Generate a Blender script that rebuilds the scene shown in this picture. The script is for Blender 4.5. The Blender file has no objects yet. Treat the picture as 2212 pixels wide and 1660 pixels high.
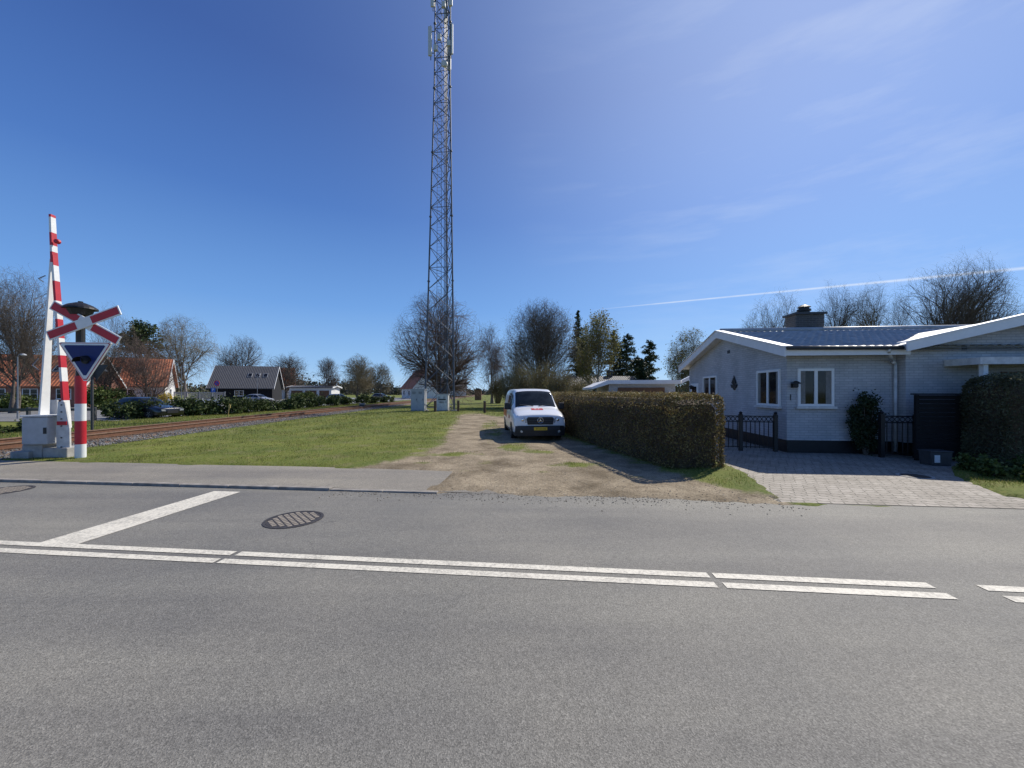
import bpy, math, random, bmesh
import numpy as np
from mathutils import Vector, Matrix
sc=bpy.context.scene; COL=sc.collection
F=830.;HZ=847.;H=1.8
rad=math.radians
def gx(px,Y): return (px-1106)/F*Y
def gz(py,Y): return H+(HZ-py)/F*Y
A=math.atan(0.1017); CA,SA=math.cos(A),math.sin(A)
def uv(u,v): return (u*CA+v*SA, -u*SA+v*CA)      # road frame -> world
# ---------------------------------------------------------------- materials
def newmat(name):
    m=bpy.data.materials.new(name); m.use_nodes=True; nt=m.node_tree
    return m,nt,nt.nodes['Principled BSDF']
def nd(nt,t,**kw):
    n=nt.nodes.new(t)
    for k,v in kw.items():
        if k in n.inputs: n.inputs[k].default_value=v
        else: setattr(n,k,v)
    return n
def ramp(nt,fac,stops):
    r=nt.nodes.new('ShaderNodeValToRGB'); e=r.color_ramp.elements
    while len(e)<len(stops): e.new(.5)
    for i,(p,c) in enumerate(stops):
        e[i].position=p; e[i].color=(*c,1)
    nt.links.new(fac,r.inputs[0]); return r.outputs[0]
def mixc(nt,f,a,b,mode='MIX'):
    n=nt.nodes.new('ShaderNodeMix'); n.data_type='RGBA'; n.blend_type=mode
    for s,i in ((f,0),(a,6),(b,7)):
        if hasattr(s,'is_output'): nt.links.new(s,n.inputs[i])
        elif i==0: n.inputs[0].default_value=s
        else: n.inputs[i].default_value=(*s,1)
    return n.outputs[2]
def mth(nt,op,a,b=None,c=None,clamp=False):
    n=nt.nodes.new('ShaderNodeMath'); n.operation=op; n.use_clamp=clamp
    for i,s in enumerate((a,b,c)):
        if s is None: continue
        if hasattr(s,'is_output'): nt.links.new(s,n.inputs[i])
        else: n.inputs[i].default_value=s
    return n.outputs[0]
def noise(nt,vec,scale,detail=4,rough=.6):
    n=nd(nt,'ShaderNodeTexNoise',Scale=scale,Detail=detail,Roughness=rough)
    nt.links.new(vec,n.inputs['Vector']); return n.outputs[0]
def pos(nt): return nt.nodes.new('ShaderNodeNewGeometry').outputs['Position']
def objc(nt): return nt.nodes.new('ShaderNodeTexCoord').outputs['Object']
def bump(nt,b,h,strength=.5,dist=.01):
    n=nd(nt,'ShaderNodeBump',Strength=strength,Distance=dist)
    nt.links.new(h,n.inputs['Height']); nt.links.new(n.outputs[0],b.inputs['Normal'])
def mat(name,c,rough=.6,metal=0,var=.25,scale=6,bmp=0,coat=0,bscale=60):
    m,nt,b=newmat(name); o=objc(nt); n=noise(nt,o,scale,5)
    lo=tuple(x*(1-var) for x in c); hi=tuple(min(1,x*(1+var)) for x in c)
    nt.links.new(ramp(nt,n,[(.3,lo),(.7,hi)]),b.inputs['Base Color'])
    b.inputs['Roughness'].default_value=rough; b.inputs['Metallic'].default_value=metal
    b.inputs['Coat Weight'].default_value=coat
    if bmp: bump(nt,b,noise(nt,o,bscale,4),bmp,.01)
    return m
def leafmat(name,cols,rough=.6,trans=0.0):
    m,nt,b=newmat(name); g=nt.nodes.new('ShaderNodeNewGeometry')
    n=len(cols); c=ramp(nt,g.outputs['Random Per Island'],[((i+.5)/n,cols[i]) for i in range(n)])
    big=noise(nt,objc(nt),1.3,2)
    c=mixc(nt,1.0,c,ramp(nt,big,[(.35,(.6,.6,.6)),(.65,(1.25,1.25,1.25))]),'MULTIPLY')
    nt.links.new(c,b.inputs['Base Color']); b.inputs['Roughness'].default_value=rough
    b.inputs['Specular IOR Level'].default_value=.25
    if trans:
        out=nt.nodes['Material Output']; t=nt.nodes.new('ShaderNodeBsdfTranslucent'); nt.links.new(c,t.inputs[0])
        mx=nt.nodes.new('ShaderNodeMixShader'); mx.inputs[0].default_value=trans
        nt.links.new(b.outputs[0],mx.inputs[1]); nt.links.new(t.outputs[0],mx.inputs[2]); nt.links.new(mx.outputs[0],out.inputs[0])
    return m
def asphalt(name,c,scale=95,warm=(1,1,1)):
    m,nt,b=newmat(name); p=pos(nt)
    v=nd(nt,'ShaderNodeTexVoronoi',Scale=scale); nt.links.new(p,v.inputs['Vector'])
    sep=nt.nodes.new('ShaderNodeSeparateColor'); nt.links.new(v.outputs['Color'],sep.inputs[0])
    grain=ramp(nt,sep.outputs[0],[(0,tuple(c*.6*w for w in warm)),(.45,tuple(c*.95*w for w in warm)),(.8,tuple(c*1.1*w for w in warm)),(1,tuple(c*1.45*w for w in warm))])
    patch=ramp(nt,noise(nt,p,.35,5),[(.3,(.80,.81,.83)),(.7,(1.17,1.15,1.10))])
    fine=ramp(nt,noise(nt,p,14,6,.75),[(.3,(.88,.88,.88)),(.7,(1.11,1.11,1.11))])
    rot=nt.nodes.new('ShaderNodeMapping'); rot.inputs['Rotation'].default_value=(0,0,A); nt.links.new(p,rot.inputs[0])
    rot.inputs['Scale'].default_value=(.12,1.1,1)
    tr=ramp(nt,noise(nt,rot.outputs[0],1.0,3),[(.35,(.85,.85,.86)),(.65,(1.12,1.12,1.09))])
    col=mixc(nt,1,mixc(nt,1,mixc(nt,1,grain,patch,'MULTIPLY'),fine,'MULTIPLY'),tr,'MULTIPLY')
    cv=nd(nt,'ShaderNodeTexVoronoi',Scale=.28,feature='DISTANCE_TO_EDGE')
    wv=nt.nodes.new('ShaderNodeVectorMath'); wv.operation='ADD'; nt.links.new(p,wv.inputs[0])
    nn=nd(nt,'ShaderNodeTexNoise',Scale=2.0,Detail=5); nt.links.new(p,nn.inputs['Vector']); nt.links.new(nn.outputs['Color'],wv.inputs[1])
    nt.links.new(wv.outputs[0],cv.inputs['Vector'])
    ck=mth(nt,'LESS_THAN',cv.outputs['Distance'],.0014)
    ck=mth(nt,'MULTIPLY',ck,mth(nt,'GREATER_THAN',noise(nt,p,.5,2),.55))
    col=mixc(nt,mth(nt,'MULTIPLY',ck,.4),col,(.05,.05,.05))
    nt.links.new(col,b.inputs['Base Color']); b.inputs['Roughness'].default_value=.74
    b.inputs['Specular IOR Level'].default_value=.35
    bump(nt,b,v.outputs['Distance'],.42,.004)
    return m
def brickmat(name,c1,c2,mortar,sx=.24,sy=.075,bm=.6,rough=.7):
    m,nt,b=newmat(name); o=objc(nt); s=nt.nodes.new('ShaderNodeSeparateXYZ'); nt.links.new(o,s.inputs[0])
    cb=nt.nodes.new('ShaderNodeCombineXYZ'); nt.links.new(mth(nt,'ADD',s.outputs[0],s.outputs[1]),cb.inputs[0]); nt.links.new(s.outputs[2],cb.inputs[1])
    br=nt.nodes.new('ShaderNodeTexBrick'); nt.links.new(cb.outputs[0],br.inputs['Vector'])
    br.inputs['Scale'].default_value=1; br.inputs['Brick Width'].default_value=sx; br.inputs['Row Height'].default_value=sy
    br.inputs['Mortar Size'].default_value=.008; br.inputs['Color1'].default_value=(*c1,1); br.inputs['Color2'].default_value=(*c2,1); br.inputs['Mortar'].default_value=(*mortar,1)
    dirt=ramp(nt,noise(nt,o,1.2,6),[(.3,(.8,.8,.8)),(.7,(1.1,1.1,1.1))])
    nt.links.new(mixc(nt,1,br.outputs[0],dirt,'MULTIPLY'),b.inputs['Base Color']); b.inputs['Roughness'].default_value=rough
    h=mth(nt,'ADD',mth(nt,'MULTIPLY',br.outputs['Fac'],-1),mth(nt,'MULTIPLY',noise(nt,o,9,5),1.2))
    bump(nt,b,h,bm,.012); return m
def groundmat(name):
    m,nt,b=newmat(name); p=pos(nt)
    at_=nt.nodes.new('ShaderNodeAttribute'); at_.attribute_name='dirt'
    n1=noise(nt,p,2.2,8,.7); n2=noise(nt,p,18,6,.7); n3=noise(nt,p,.5,4)
    f=mth(nt,'ADD',at_.outputs['Fac'],mth(nt,'MULTIPLY',mth(nt,'SUBTRACT',n1,.5),1.5))
    f=ramp(nt,f,[(.30,(0,0,0)),(.66,(1,1,1))])
    g=ramp(nt,n2,[(.25,(.06,.085,.016)),(.5,(.125,.155,.032)),(.75,(.24,.22,.08))])
    g=mixc(nt,1,g,ramp(nt,n3,[(.35,(.8,.85,.8)),(.65,(1.3,1.2,1.05))]),'MULTIPLY')
    g=mixc(nt,ramp(nt,noise(nt,p,1.4,7,.7),[(.52,(0,0,0)),(.7,(.6,.6,.6))]),g,(.22,.18,.10))
    d=ramp(nt,n2,[(.2,(.18,.145,.10)),(.5,(.29,.24,.17)),(.8,(.40,.345,.255))])
    v=nd(nt,'ShaderNodeTexVoronoi',Scale=60); nt.links.new(p,v.inputs['Vector'])
    sp=nt.nodes.new('ShaderNodeSeparateColor'); nt.links.new(v.outputs['Color'],sp.inputs[0])
    d=mixc(nt,1,d,ramp(nt,sp.outputs[0],[(0,(.72,.72,.72)),(.5,(1,1,1)),(1,(1.25,1.25,1.25))]),'MULTIPLY')
    d=mixc(nt,1,d,ramp(nt,noise(nt,p,.9,7,.65),[(.34,(.5,.47,.42)),(.6,(1.14,1.12,1.08))]),'MULTIPLY')
    nt.links.new(mixc(nt,f,g,d),b.inputs['Base Color']); b.inputs['Roughness'].default_value=.9; b.inputs['Specular IOR Level'].default_value=.15
    bump(nt,b,mth(nt,'ADD',n2,mth(nt,'MULTIPLY',n1,2)),.6,.03); return m
def paintmat(name,c,wear=.5):
    m,nt,b=newmat(name); p=pos(nt)
    v=nd(nt,'ShaderNodeTexVoronoi',Scale=110); nt.links.new(p,v.inputs['Vector'])
    n=noise(nt,p,30,6,.8); n2=noise(nt,p,2.5,4)
    f=ramp(nt,mth(nt,'ADD',n,mth(nt,'MULTIPLY',n2,.35)),[(wear,(0,0,0)),(wear+.18,(1,1,1))])
    nt.links.new(mixc(nt,mth(nt,'MULTIPLY',f,.7),c,(.28,.26,.22)),b.inputs['Base Color']); b.inputs['Roughness'].default_value=.7
    bump(nt,b,v.outputs['Distance'],.4,.004); return m
def tilemat(name,c1,c2,rough=.6,pitch=.3,row=.35):
    m,nt,b=newmat(name); o=objc(nt); s=nt.nodes.new('ShaderNodeSeparateXYZ'); nt.links.new(o,s.inputs[0])
    w=mth(nt,'SINE',mth(nt,'MULTIPLY',s.outputs[0],2*math.pi/pitch))
    r=mth(nt,'FRACT',mth(nt,'MULTIPLY',s.outputs[2],1/(row*.6)))
    n=noise(nt,o,2,5); n2=noise(nt,o,9,3)
    c=ramp(nt,mth(nt,'ADD',mth(nt,'MULTIPLY',n,.5),mth(nt,'MULTIPLY',n2,.5)),[(.35,c1),(.65,c2)])
    sh=ramp(nt,mth(nt,'MULTIPLY',mth(nt,'ADD',w,1),.5),[(0,(.55,.55,.55)),(.35,(1,1,1))])
    sr=ramp(nt,r,[(0,(.6,.6,.6)),(.2,(1,1,1))])
    nt.links.new(mixc(nt,1,mixc(nt,1,c,sh,'MULTIPLY'),sr,'MULTIPLY'),b.inputs['Base Color']); b.inputs['Roughness'].default_value=rough
    bump(nt,b,mth(nt,'ADD',w,mth(nt,'MULTIPLY',r,-1)),.6,.03); return m
def glassmat(name,c=(.02,.025,.03),rough=.05):
    m,nt,b=newmat(name); n=noise(nt,objc(nt),3,2)
    nt.links.new(ramp(nt,n,[(.35,tuple(x*.6 for x in c)),(.7,tuple(x*1.8 for x in c))]),b.inputs['Base Color'])
    b.inputs['Roughness'].default_value=rough; b.inputs['Specular IOR Level'].default_value=.4; return m
def pavermat(name):
    m,nt,b=newmat(name); p=pos(nt)
    mp=nt.nodes.new('ShaderNodeMapping'); mp.inputs['Rotation'].default_value=(0,0,A); nt.links.new(p,mp.inputs[0])
    wd=nt.nodes.new('ShaderNodeVectorMath'); wd.operation='ADD'; nt.links.new(mp.outputs[0],wd.inputs[0])
    s=nt.nodes.new('ShaderNodeSeparateXYZ'); nt.links.new(mp.outputs[0],s.inputs[0])
    cb=nt.nodes.new('ShaderNodeCombineXYZ')
    nt.links.new(mth(nt,'MULTIPLY',mth(nt,'SINE',mth(nt,'MULTIPLY',s.outputs[1],31.4)),.018),cb.inputs[0])
    nt.links.new(mth(nt,'MULTIPLY',mth(nt,'SINE',mth(nt,'MULTIPLY',s.outputs[0],31.4)),.014),cb.inputs[1])
    nt.links.new(cb.outputs[0],wd.inputs[1])
    br=nt.nodes.new('ShaderNodeTexBrick'); nt.links.new(wd.outputs[0],br.inputs['Vector'])
    br.inputs['Scale'].default_value=1; br.inputs['Brick Width'].default_value=.2; br.inputs['Row Height'].default_value=.165; br.inputs['Mortar Size'].default_value=.009
    br.inputs['Color1'].default_value=(.31,.275,.23,1); br.inputs['Color2'].default_value=(.39,.35,.295,1); br.inputs['Mortar'].default_value=(.10,.09,.07,1)
    d=ramp(nt,noise(nt,p,1.1,6),[(.3,(.7,.69,.66)),(.7,(1.12,1.12,1.12))]); d2=ramp(nt,noise(nt,p,25,5),[(.3,(.8,.8,.8)),(.7,(1.15,1.15,1.15))])
    nt.links.new(mixc(nt,1,mixc(nt,1,br.outputs[0],d,'MULTIPLY'),d2,'MULTIPLY'),b.inputs['Base Color']); b.inputs['Roughness'].default_value=.8
    bump(nt,b,mth(nt,'MULTIPLY',br.outputs['Fac'],-1),.6,.008); return m

M={}
M['road']=asphalt('road_asphalt',.195,150,(1.05,1,.89))
M['foot']=asphalt('footpath_asphalt',.225,150,(1.1,1,.84))
M['street']=asphalt('street_asphalt',.2,60)
M['paint']=paintmat('road_paint',(.74,.69,.57),.62)
M['ground']=groundmat('grass_and_dirt')
M['paver']=pavermat('block_paving')
M['kerb']=mat('kerb_stone',(.27,.245,.21),.85,0,.4,5,.4)
M['concrete']=mat('concrete',(.36,.345,.32),.85,0,.25,5,.4)
M['white']=mat('white_paint',(.8,.8,.78),.45,0,.05,8)
M['whiteold']=mat('weathered_white',(.62,.62,.6),.5,0,.18,7)
M['red']=mat('sign_red',(.5,.016,.03),.45,0,.12,6)
M['black']=mat('black_paint',(.012,.012,.013),.5,0,.3,8)
M['blacktim']=mat('black_timber',(.006,.006,.007),.9,0,.4,4,.3)
M['darkgrey']=mat('dark_grey',(.05,.052,.055),.55,0,.2,8)
M['grey']=mat('grey_housing',(.42,.43,.44),.5,0,.1,6)
M['galv']=mat('galvanised_steel',(.22,.24,.27),.5,.4,.2,4)
M['steel']=mat('mast_steel',(.085,.10,.125),.6,.1,.3,3)
M['antenna']=mat('antenna_white',(.55,.56,.56),.5,0,.06,4)
M['iron']=mat('cast_iron',(.06,.052,.046),.6,.3,.4,20,.4)
M['ironfill']=mat('worn_concrete_fill',(.28,.24,.19),.8,0,.3,25)
M['navy']=mat('signal_navy',(.008,.02,.13),.6,0,.1,6)
M['rust']=mat('rusty_rail',(.16,.075,.04),.7,.1,.3,9,.3)
M['railtop']=mat('rail_head',(.32,.2,.13),.45,.4,.2,9)
M['sleeper']=mat('old_sleeper',(.11,.07,.045),.9,0,.35,7,.5)
M['ballastb']=mat('brown_ballast',(.15,.1,.07),.95,0,.6,26,1,0,30)
M['stone']=leafmat('grey_stones',[(.1,.1,.1),(.2,.2,.2),(.28,.27,.26),(.16,.15,.13)])
M['stoneb']=leafmat('brown_stones',[(.1,.062,.04),(.17,.11,.07),(.21,.15,.10),(.13,.08,.05)])
M['pebble']=leafmat('pebbles',[(.18,.15,.11),(.32,.27,.2),(.4,.36,.29),(.24,.2,.14)])
M['blade']=leafmat('grass_blades',[(.08,.125,.018),(.13,.185,.028),(.18,.22,.038),(.25,.24,.065),(.4,.32,.14)],.55,.35)
M['brickw']=brickmat('whitewashed_brick',(.53,.535,.545),(.45,.46,.475),(.36,.37,.385),bm=.7)
M['brickwhite']=mat('white_render',(.74,.73,.7),.8,0,.07,3)
M['chim']=brickmat('chimney_brick',(.07,.065,.06),(.11,.1,.09),(.16,.15,.14))
M['redbrick']=brickmat('red_brick',(.25,.09,.05),(.32,.12,.07),(.3,.26,.22))
M['tiledark']=mat('glazed_tile',(.40,.405,.41),.38,0,.25,3)
M['tileor']=tilemat('orange_roof_tile',(.46,.13,.05),(.62,.22,.095),.7)
M['tilegrey']=tilemat('grey_roof_sheet',(.09,.09,.095),(.14,.14,.145),.7)
M['fasc']=mat('white_fascia',(.8,.8,.8),.4,0,.05,4)
M['glass']=glassmat('window_glass',(.012,.014,.016)); M['cglass']=glassmat('car_glass',(.012,.015,.017),.03)
M['curtain']=mat('curtain_cloth',(.22,.21,.19),.9,0,.2,12)
M['vanw']=mat('van_white',(.8,.81,.82),.3,0,.03,2,0,.6)
M['plast']=mat('black_plastic',(.018,.018,.02),.5,0,.2,10)
M['chrome']=mat('chrome',(.7,.7,.72),.15,1,.05,5)
M['lamp']=mat('headlamp_glass',(.45,.48,.5),.12,.3,.3,14,0,.5)
M['tyre']=mat('tyre_rubber',(.015,.015,.015),.85,0,.2,20)
M['rim']=mat('wheel_rim',(.35,.36,.37),.35,.7,.1,9)
M['plate']=mat('yellow_plate',(.75,.5,.03),.5,0,.05,9)
M['orange']=mat('orange_decal',(.65,.16,.03),.45,0,.1,5)
M['bark']=mat('grey_bark',(.11,.09,.075),.9,0,.4,5,.5)
M['barkl']=mat('light_bark',(.26,.23,.20),.9,0,.4,5,.5)
M['twig']=mat('brown_twigs',(.12,.095,.07),.9,0,.35,.6)
M['twigl']=mat('budding_twigs',(.19,.155,.085),.9,0,.35,.6)
M['twigr']=mat('reddish_twigs',(.16,.11,.085),.9,0,.35,.6)
M['hedge']=leafmat('hedge_leaves',[(.13,.09,.045),(.20,.165,.055),(.24,.16,.075),(.16,.15,.045),(.32,.25,.105)],.6,.28)
M['hedgecore']=mat('hedge_twigs',(.08,.058,.036),.95,0,.4,12,.6)
M['yew']=leafmat('dark_evergreen',[(.016,.028,.012),(.03,.05,.018),(.045,.062,.026),(.025,.04,.016)],.55)
M['greyhedge']=leafmat('grey_green_hedge',[(.075,.08,.045),(.12,.13,.07),(.17,.16,.09),(.09,.1,.05)],.6,.2)
M['spruce']=leafmat('spruce_needles',[(.035,.05,.022),(.055,.08,.032),(.08,.105,.045),(.05,.065,.025)],.7,.15)
M['pine']=leafmat('pine_needles',[(.04,.06,.02),(.065,.095,.03),(.095,.125,.04)],.7,.15)
M['budleaf']=leafmat('young_leaves',[(.16,.16,.04),(.26,.25,.065),(.2,.18,.06),(.3,.27,.09)],.6,.35)
M['brush']=leafmat('bare_brush_buds',[(.18,.14,.075),(.26,.22,.1),(.17,.14,.08),(.22,.2,.07)],.8,.3)
M['shrub']=leafmat('green_shrub',[(.04,.065,.016),(.075,.115,.025),(.11,.15,.035),(.15,.18,.05)],.6,.2)
M['yellow']=leafmat('yellow_blossom',[(.6,.43,.02),(.7,.54,.04),(.45,.36,.03)],.6,.2)
M['brown']=mat('brown_timber',(.16,.08,.04),.7,0,.3,4,.3)
M['farwood']=leafmat('far_wood',[(.09,.085,.07),(.12,.11,.08),(.09,.105,.06),(.14,.125,.1)],.9)
M['blue']=mat('sign_blue',(.02,.11,.45),.4,0,.05,5)
M['stake']=mat('stake_yellow',(.5,.38,.12),.7,0,.15,8)
# ---------------------------------------------------------------- mesh helpers
class MB:
    def __init__(s): s.v=[];s.f=[];s.m=[]
    def add(s,vs,fs,mi=0,T=None):
        b=len(s.v)
        if T is not None: vs=[T@Vector(v) for v in vs]
        s.v.extend(tuple(v) for v in vs); s.f.extend(tuple(i+b for i in f) for f in fs); s.m.extend([mi]*len(fs)); return s
    def box(s,x0,x1,y0,y1,z0,z1,mi=0,T=None):
        return s.add([(x0,y0,z0),(x1,y0,z0),(x1,y1,z0),(x0,y1,z0),(x0,y0,z1),(x1,y0,z1),(x1,y1,z1),(x0,y1,z1)],
          [(0,3,2,1),(4,5,6,7),(0,1,5,4),(1,2,6,5),(2,3,7,6),(3,0,4,7)],mi,T)
    def tube(s,p0,p1,r0,r1=None,n=6,mi=0,cap=True,T=None):
        p0=Vector(p0);p1=Vector(p1); r1=r0 if r1 is None else r1
        d=(p1-p0)
        if d.length<1e-6: return s
        d.normalize(); a=d.cross(Vector((0,0,1)) if abs(d.z)<.9 else Vector((1,0,0))).normalized(); b=d.cross(a)
        vs=[]
        for p,r in ((p0,r0),(p1,r1)):
            for i in range(n):
                t=2*math.pi*i/n; vs.append(p+a*(math.cos(t)*r)+b*(math.sin(t)*r))
        fs=[(i,(i+1)%n,n+(i+1)%n,n+i) for i in range(n)]
        if cap: fs+= [tuple(range(n))[::-1],tuple(range(n,2*n))]
        return s.add(vs,fs,mi,T)
    def path(s,pts,r,n=6,mi=0,T=None):
        for a,b in zip(pts,pts[1:]): s.tube(a,b,r,r,n,mi,True,T)
        return s
    def plate(s,pts,y0,y1,mi=0,T=None):   # polygon in xz, thickness in y
        n=len(pts); vs=[(x,y0,z) for x,z in pts]+[(x,y1,z) for x,z in pts]
        fs=[tuple(range(n)),tuple(range(n,2*n))[::-1]]+[(i,(i+1)%n,n+(i+1)%n,n+i) for i in range(n)]
        return s.add(vs,fs,mi,T)
    def slab(s,pts,z0,z1,mi=0):           # polygon in xy
        n=len(pts); vs=[(x,y,z0) for x,y in pts]+[(x,y,z1) for x,y in pts]
        fs=[tuple(range(n))[::-1],tuple(range(n,2*n))]+[(i,(i+1)%n,n+(i+1)%n,n+i) for i in range(n)]
        return s.add(vs,fs,mi)
    def lathe(s,prof,n=16,mi=0,T=None):
        vs=[];fs=[]
        for r,z in prof:
            for i in range(n):
                t=2*math.pi*i/n; vs.append((r*math.cos(t),r*math.sin(t),z))
        for k in range(len(prof)-1):
            for i in range(n): fs.append((k*n+i,k*n+(i+1)%n,(k+1)*n+(i+1)%n,(k+1)*n+i))
        fs+=[tuple(range(n))[::-1],tuple(range((len(prof)-1)*n,len(prof)*n))]
        return s.add(vs,fs,mi,T)
    def build(s,name,mats,parent=None,smooth=False,bevel=0,fix=True):
        me=bpy.data.meshes.new(name); me.from_pydata(s.v,[],s.f)
        if not isinstance(mats,(list,tuple)): mats=[mats]
        for m in mats: me.materials.append(m)
        if len(mats)>1: me.polygons.foreach_set('material_index',s.m)
        if fix:
            bm=bmesh.new(); bm.from_mesh(me); bmesh.ops.recalc_face_normals(bm,faces=bm.faces); bm.to_mesh(me); bm.free()
        if smooth: me.polygons.foreach_set('use_smooth',[True]*len(me.polygons))
        o=bpy.data.objects.new(name,me); COL.objects.link(o); o.parent=parent
        if bevel:
            md=o.modifiers.new('bevel','BEVEL'); md.width=bevel; md.segments=2; md.limit_method='ANGLE'
        return o
def npmesh(name,V,Fc,mats,parent=None,mi=None,smooth=False):
    V=np.asarray(V,dtype=np.float32).reshape(-1,3); Fc=np.asarray(Fc,dtype=np.int32); k=Fc.shape[1]
    me=bpy.data.meshes.new(name); me.vertices.add(len(V)); me.vertices.foreach_set('co',V.ravel())
    me.loops.add(Fc.size); me.loops.foreach_set('vertex_index',Fc.ravel())
    me.polygons.add(len(Fc)); me.polygons.foreach_set('loop_start',np.arange(0,Fc.size,k,dtype=np.int32))
    if not isinstance(mats,(list,tuple)): mats=[mats]
    for m in mats: me.materials.append(m)
    if mi is not None: me.polygons.foreach_set('material_index',np.asarray(mi,dtype=np.int32))
    if smooth: me.polygons.foreach_set('use_smooth',np.ones(len(Fc),dtype=bool))
    me.update(calc_edges=True)
    o=bpy.data.objects.new(name,me); COL.objects.link(o); o.parent=parent; return o
def thing(name,label,cat,loc=(0,0,0),rz=0,group=None):
    o=bpy.data.objects.new(name,None); COL.objects.link(o); o.empty_display_size=.2
    o.location=loc; o.rotation_euler=(0,0,rz); o['label']=label; o['category']=cat
    if group: o['group']=group
    return o
def struct(o,label,cat=None):
    o['kind']='structure'; o['label']=label; o['category']=cat or o.name.replace('_',' '); return o
def stuff(o,label,cat):
    o['kind']='stuff'; o['label']=label; o['category']=cat; return o
def text(name,s,size,m,parent,T,ext=.002):
    cu=bpy.data.curves.new(name,'FONT'); cu.body=s; cu.size=size; cu.extrude=ext; cu.align_x='CENTER'; cu.align_y='CENTER'
    t=bpy.data.objects.new(name+'_tmp',cu); me=bpy.data.meshes.new_from_object(t); bpy.data.objects.remove(t)
    me.transform(T); me.materials.clear(); me.materials.append(m)
    o=bpy.data.objects.new(name,me); COL.objects.link(o); o.parent=parent; return o
def Tx(loc,rz=0,rx=0,ry=0):
    return Matrix.Translation(Vector(loc))@Matrix.Rotation(rz,4,'Z')@Matrix.Rotation(rx,4,'X')@Matrix.Rotation(ry,4,'Y')
FR=Matrix.Rotation(rad(90),4,'X')
def smooth_noise(x,y,s,seed=0):
    r=np.random.RandomState(seed); o=0
    for k in range(7):
        a=r.uniform(0,6.28); f=s*r.uniform(.6,2.2); o=o+np.sin((x*math.cos(a)+y*math.sin(a))*f+r.uniform(0,6.28))/(1+.3*k)
    return o/3.2
# ---------------------------------------------------------------- ground
g=MB(); S=900
g.add([(-S,-S,-.04),(S,-S,-.04),(S,S,-.04),(-S,S,-.04)],[(0,1,2,3)])
ground=g.build('ground',M['ground'],fix=False)
struct(ground,'flat grass ground reaching the horizon','ground')
DRV=[uv(3.72,6.64),(5.0,8.1),(5.25,9.4),(5.0,12),(4.2,18),(3.9,30),(12,30),(13,9.9),(10.7,9.3),(9.45,8.2),(8.45,6.6),uv(8.2,7.0),uv(30,7.0),uv(30,6.64)]
def inpoly(x,y,P):
    ins=np.zeros(x.shape,bool); n=len(P)
    for i in range(n):
        x0,y0=P[i]; x1,y1=P[(i+1)%n]
        c=((y0>y)!=(y1>y))&(x<(x1-x0)*(y-y0)/(y1-y0+1e-12)+x0); ins^=c
    return ins
def dirtmask(x,y):
    xl=np.interp(y,[6.5,8.6,9.2,10,13,20,28,36],[-9,-4.2,-3.1,-2.7,-2.5,-3.1,-4,-4.5])
    xr=np.interp(y,[6.0,6.6,7.1,8,8.8,12,17,23,28,34],[4.6,4.2,3.75,3.55,3.3,2.6,1.7,1.0,-1,-3])
    w=smooth_noise(x,y,1.3,3)*.3+smooth_noise(x,y,4,5)*.2
    d=np.minimum(x-xl,xr-x)+w; m=np.clip(.5+d/1.0,0,1)
    m=m*np.clip((36-y)/10,0,1)
    for (cx,cy,rx,ry,a) in ((1.6,9.3,.75,.35,.9),(-1.6,10.8,.7,.45,.9),(.1,12.3,.5,1.3,.8),(-.7,16,.5,3,.5),(-1.2,21,.5,4,.6),(.9,11.3,.4,.5,.6),(-2.2,9.5,.4,.25,.5),(-.6,9.6,.3,.3,.55),(.6,8.4,.35,.15,.5),(2.6,8.0,.5,.2,.45),(-1.0,8.6,.3,.12,.5)):
        m=m-a*np.exp(-((x-cx)/rx)**2-((y-cy)/ry)**2)*(1+.5*smooth_noise(x,y,6,9))
    return np.clip(m,0,1)
def terrh(x,y):
    u=x*CA-y*SA; v=x*SA+y*CA; dm=dirtmask(x,y)
    rut=0
    for off in (-.75,.75):
        c=np.interp(y,[7,10,14,22],[.3,.2,.5,-.4])+off; rut=rut-.022*np.exp(-((x-c)/.16)**2)
    h=.06*(1-dm)+dm*(.03+rut)+smooth_noise(x,y,1.1,11)*.018*(1-.4*dm)+smooth_noise(x,y,5,12)*.008
    ve=v+.2*smooth_noise(x,y,2.2,41)+.08*smooth_noise(x,y,8,42)
    h=h*np.clip((ve-6.5)/.6,0,1)-.03*np.clip(1-(ve-6.42)/.35,0,1)
    xe=x+.35*smooth_noise(x,y,2.0,51)+.12*smooth_noise(x,y,7,52)
    fp=(xe<-1.5)&(v<8.5+.12*smooth_noise(x,y,3,53)); h=np.where(fp,np.minimum(h,.012)-.05*np.clip((-1.5-xe),0,.6),h)
    h=np.where(inpoly(x,y,DRV),-.03,h)
    h=np.where(x<-13.2,np.minimum(h,.04),h)
    return h,dm
U=np.arange(-26,15,.13); Vv=np.concatenate([np.arange(6.0,7.4,.05),np.arange(7.4,46,.15)])
UU,VV=np.meshgrid(U,Vv,indexing='ij'); X=UU*CA+VV*SA; Yg=-UU*SA+VV*CA
hh,dm=terrh(X,Yg); P=np.stack([X,Yg,hh],-1).reshape(-1,3)
nu,nv=UU.shape; idx=np.arange(nu*nv).reshape(nu,nv)
Fq=np.stack([idx[:-1,:-1],idx[1:,:-1],idx[1:,1:],idx[:-1,1:]],-1).reshape(-1,4)
fm=dm.reshape(-1)[Fq].mean(1)
drv=P[Fq][:,:,2].max(1)<-.025
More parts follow.
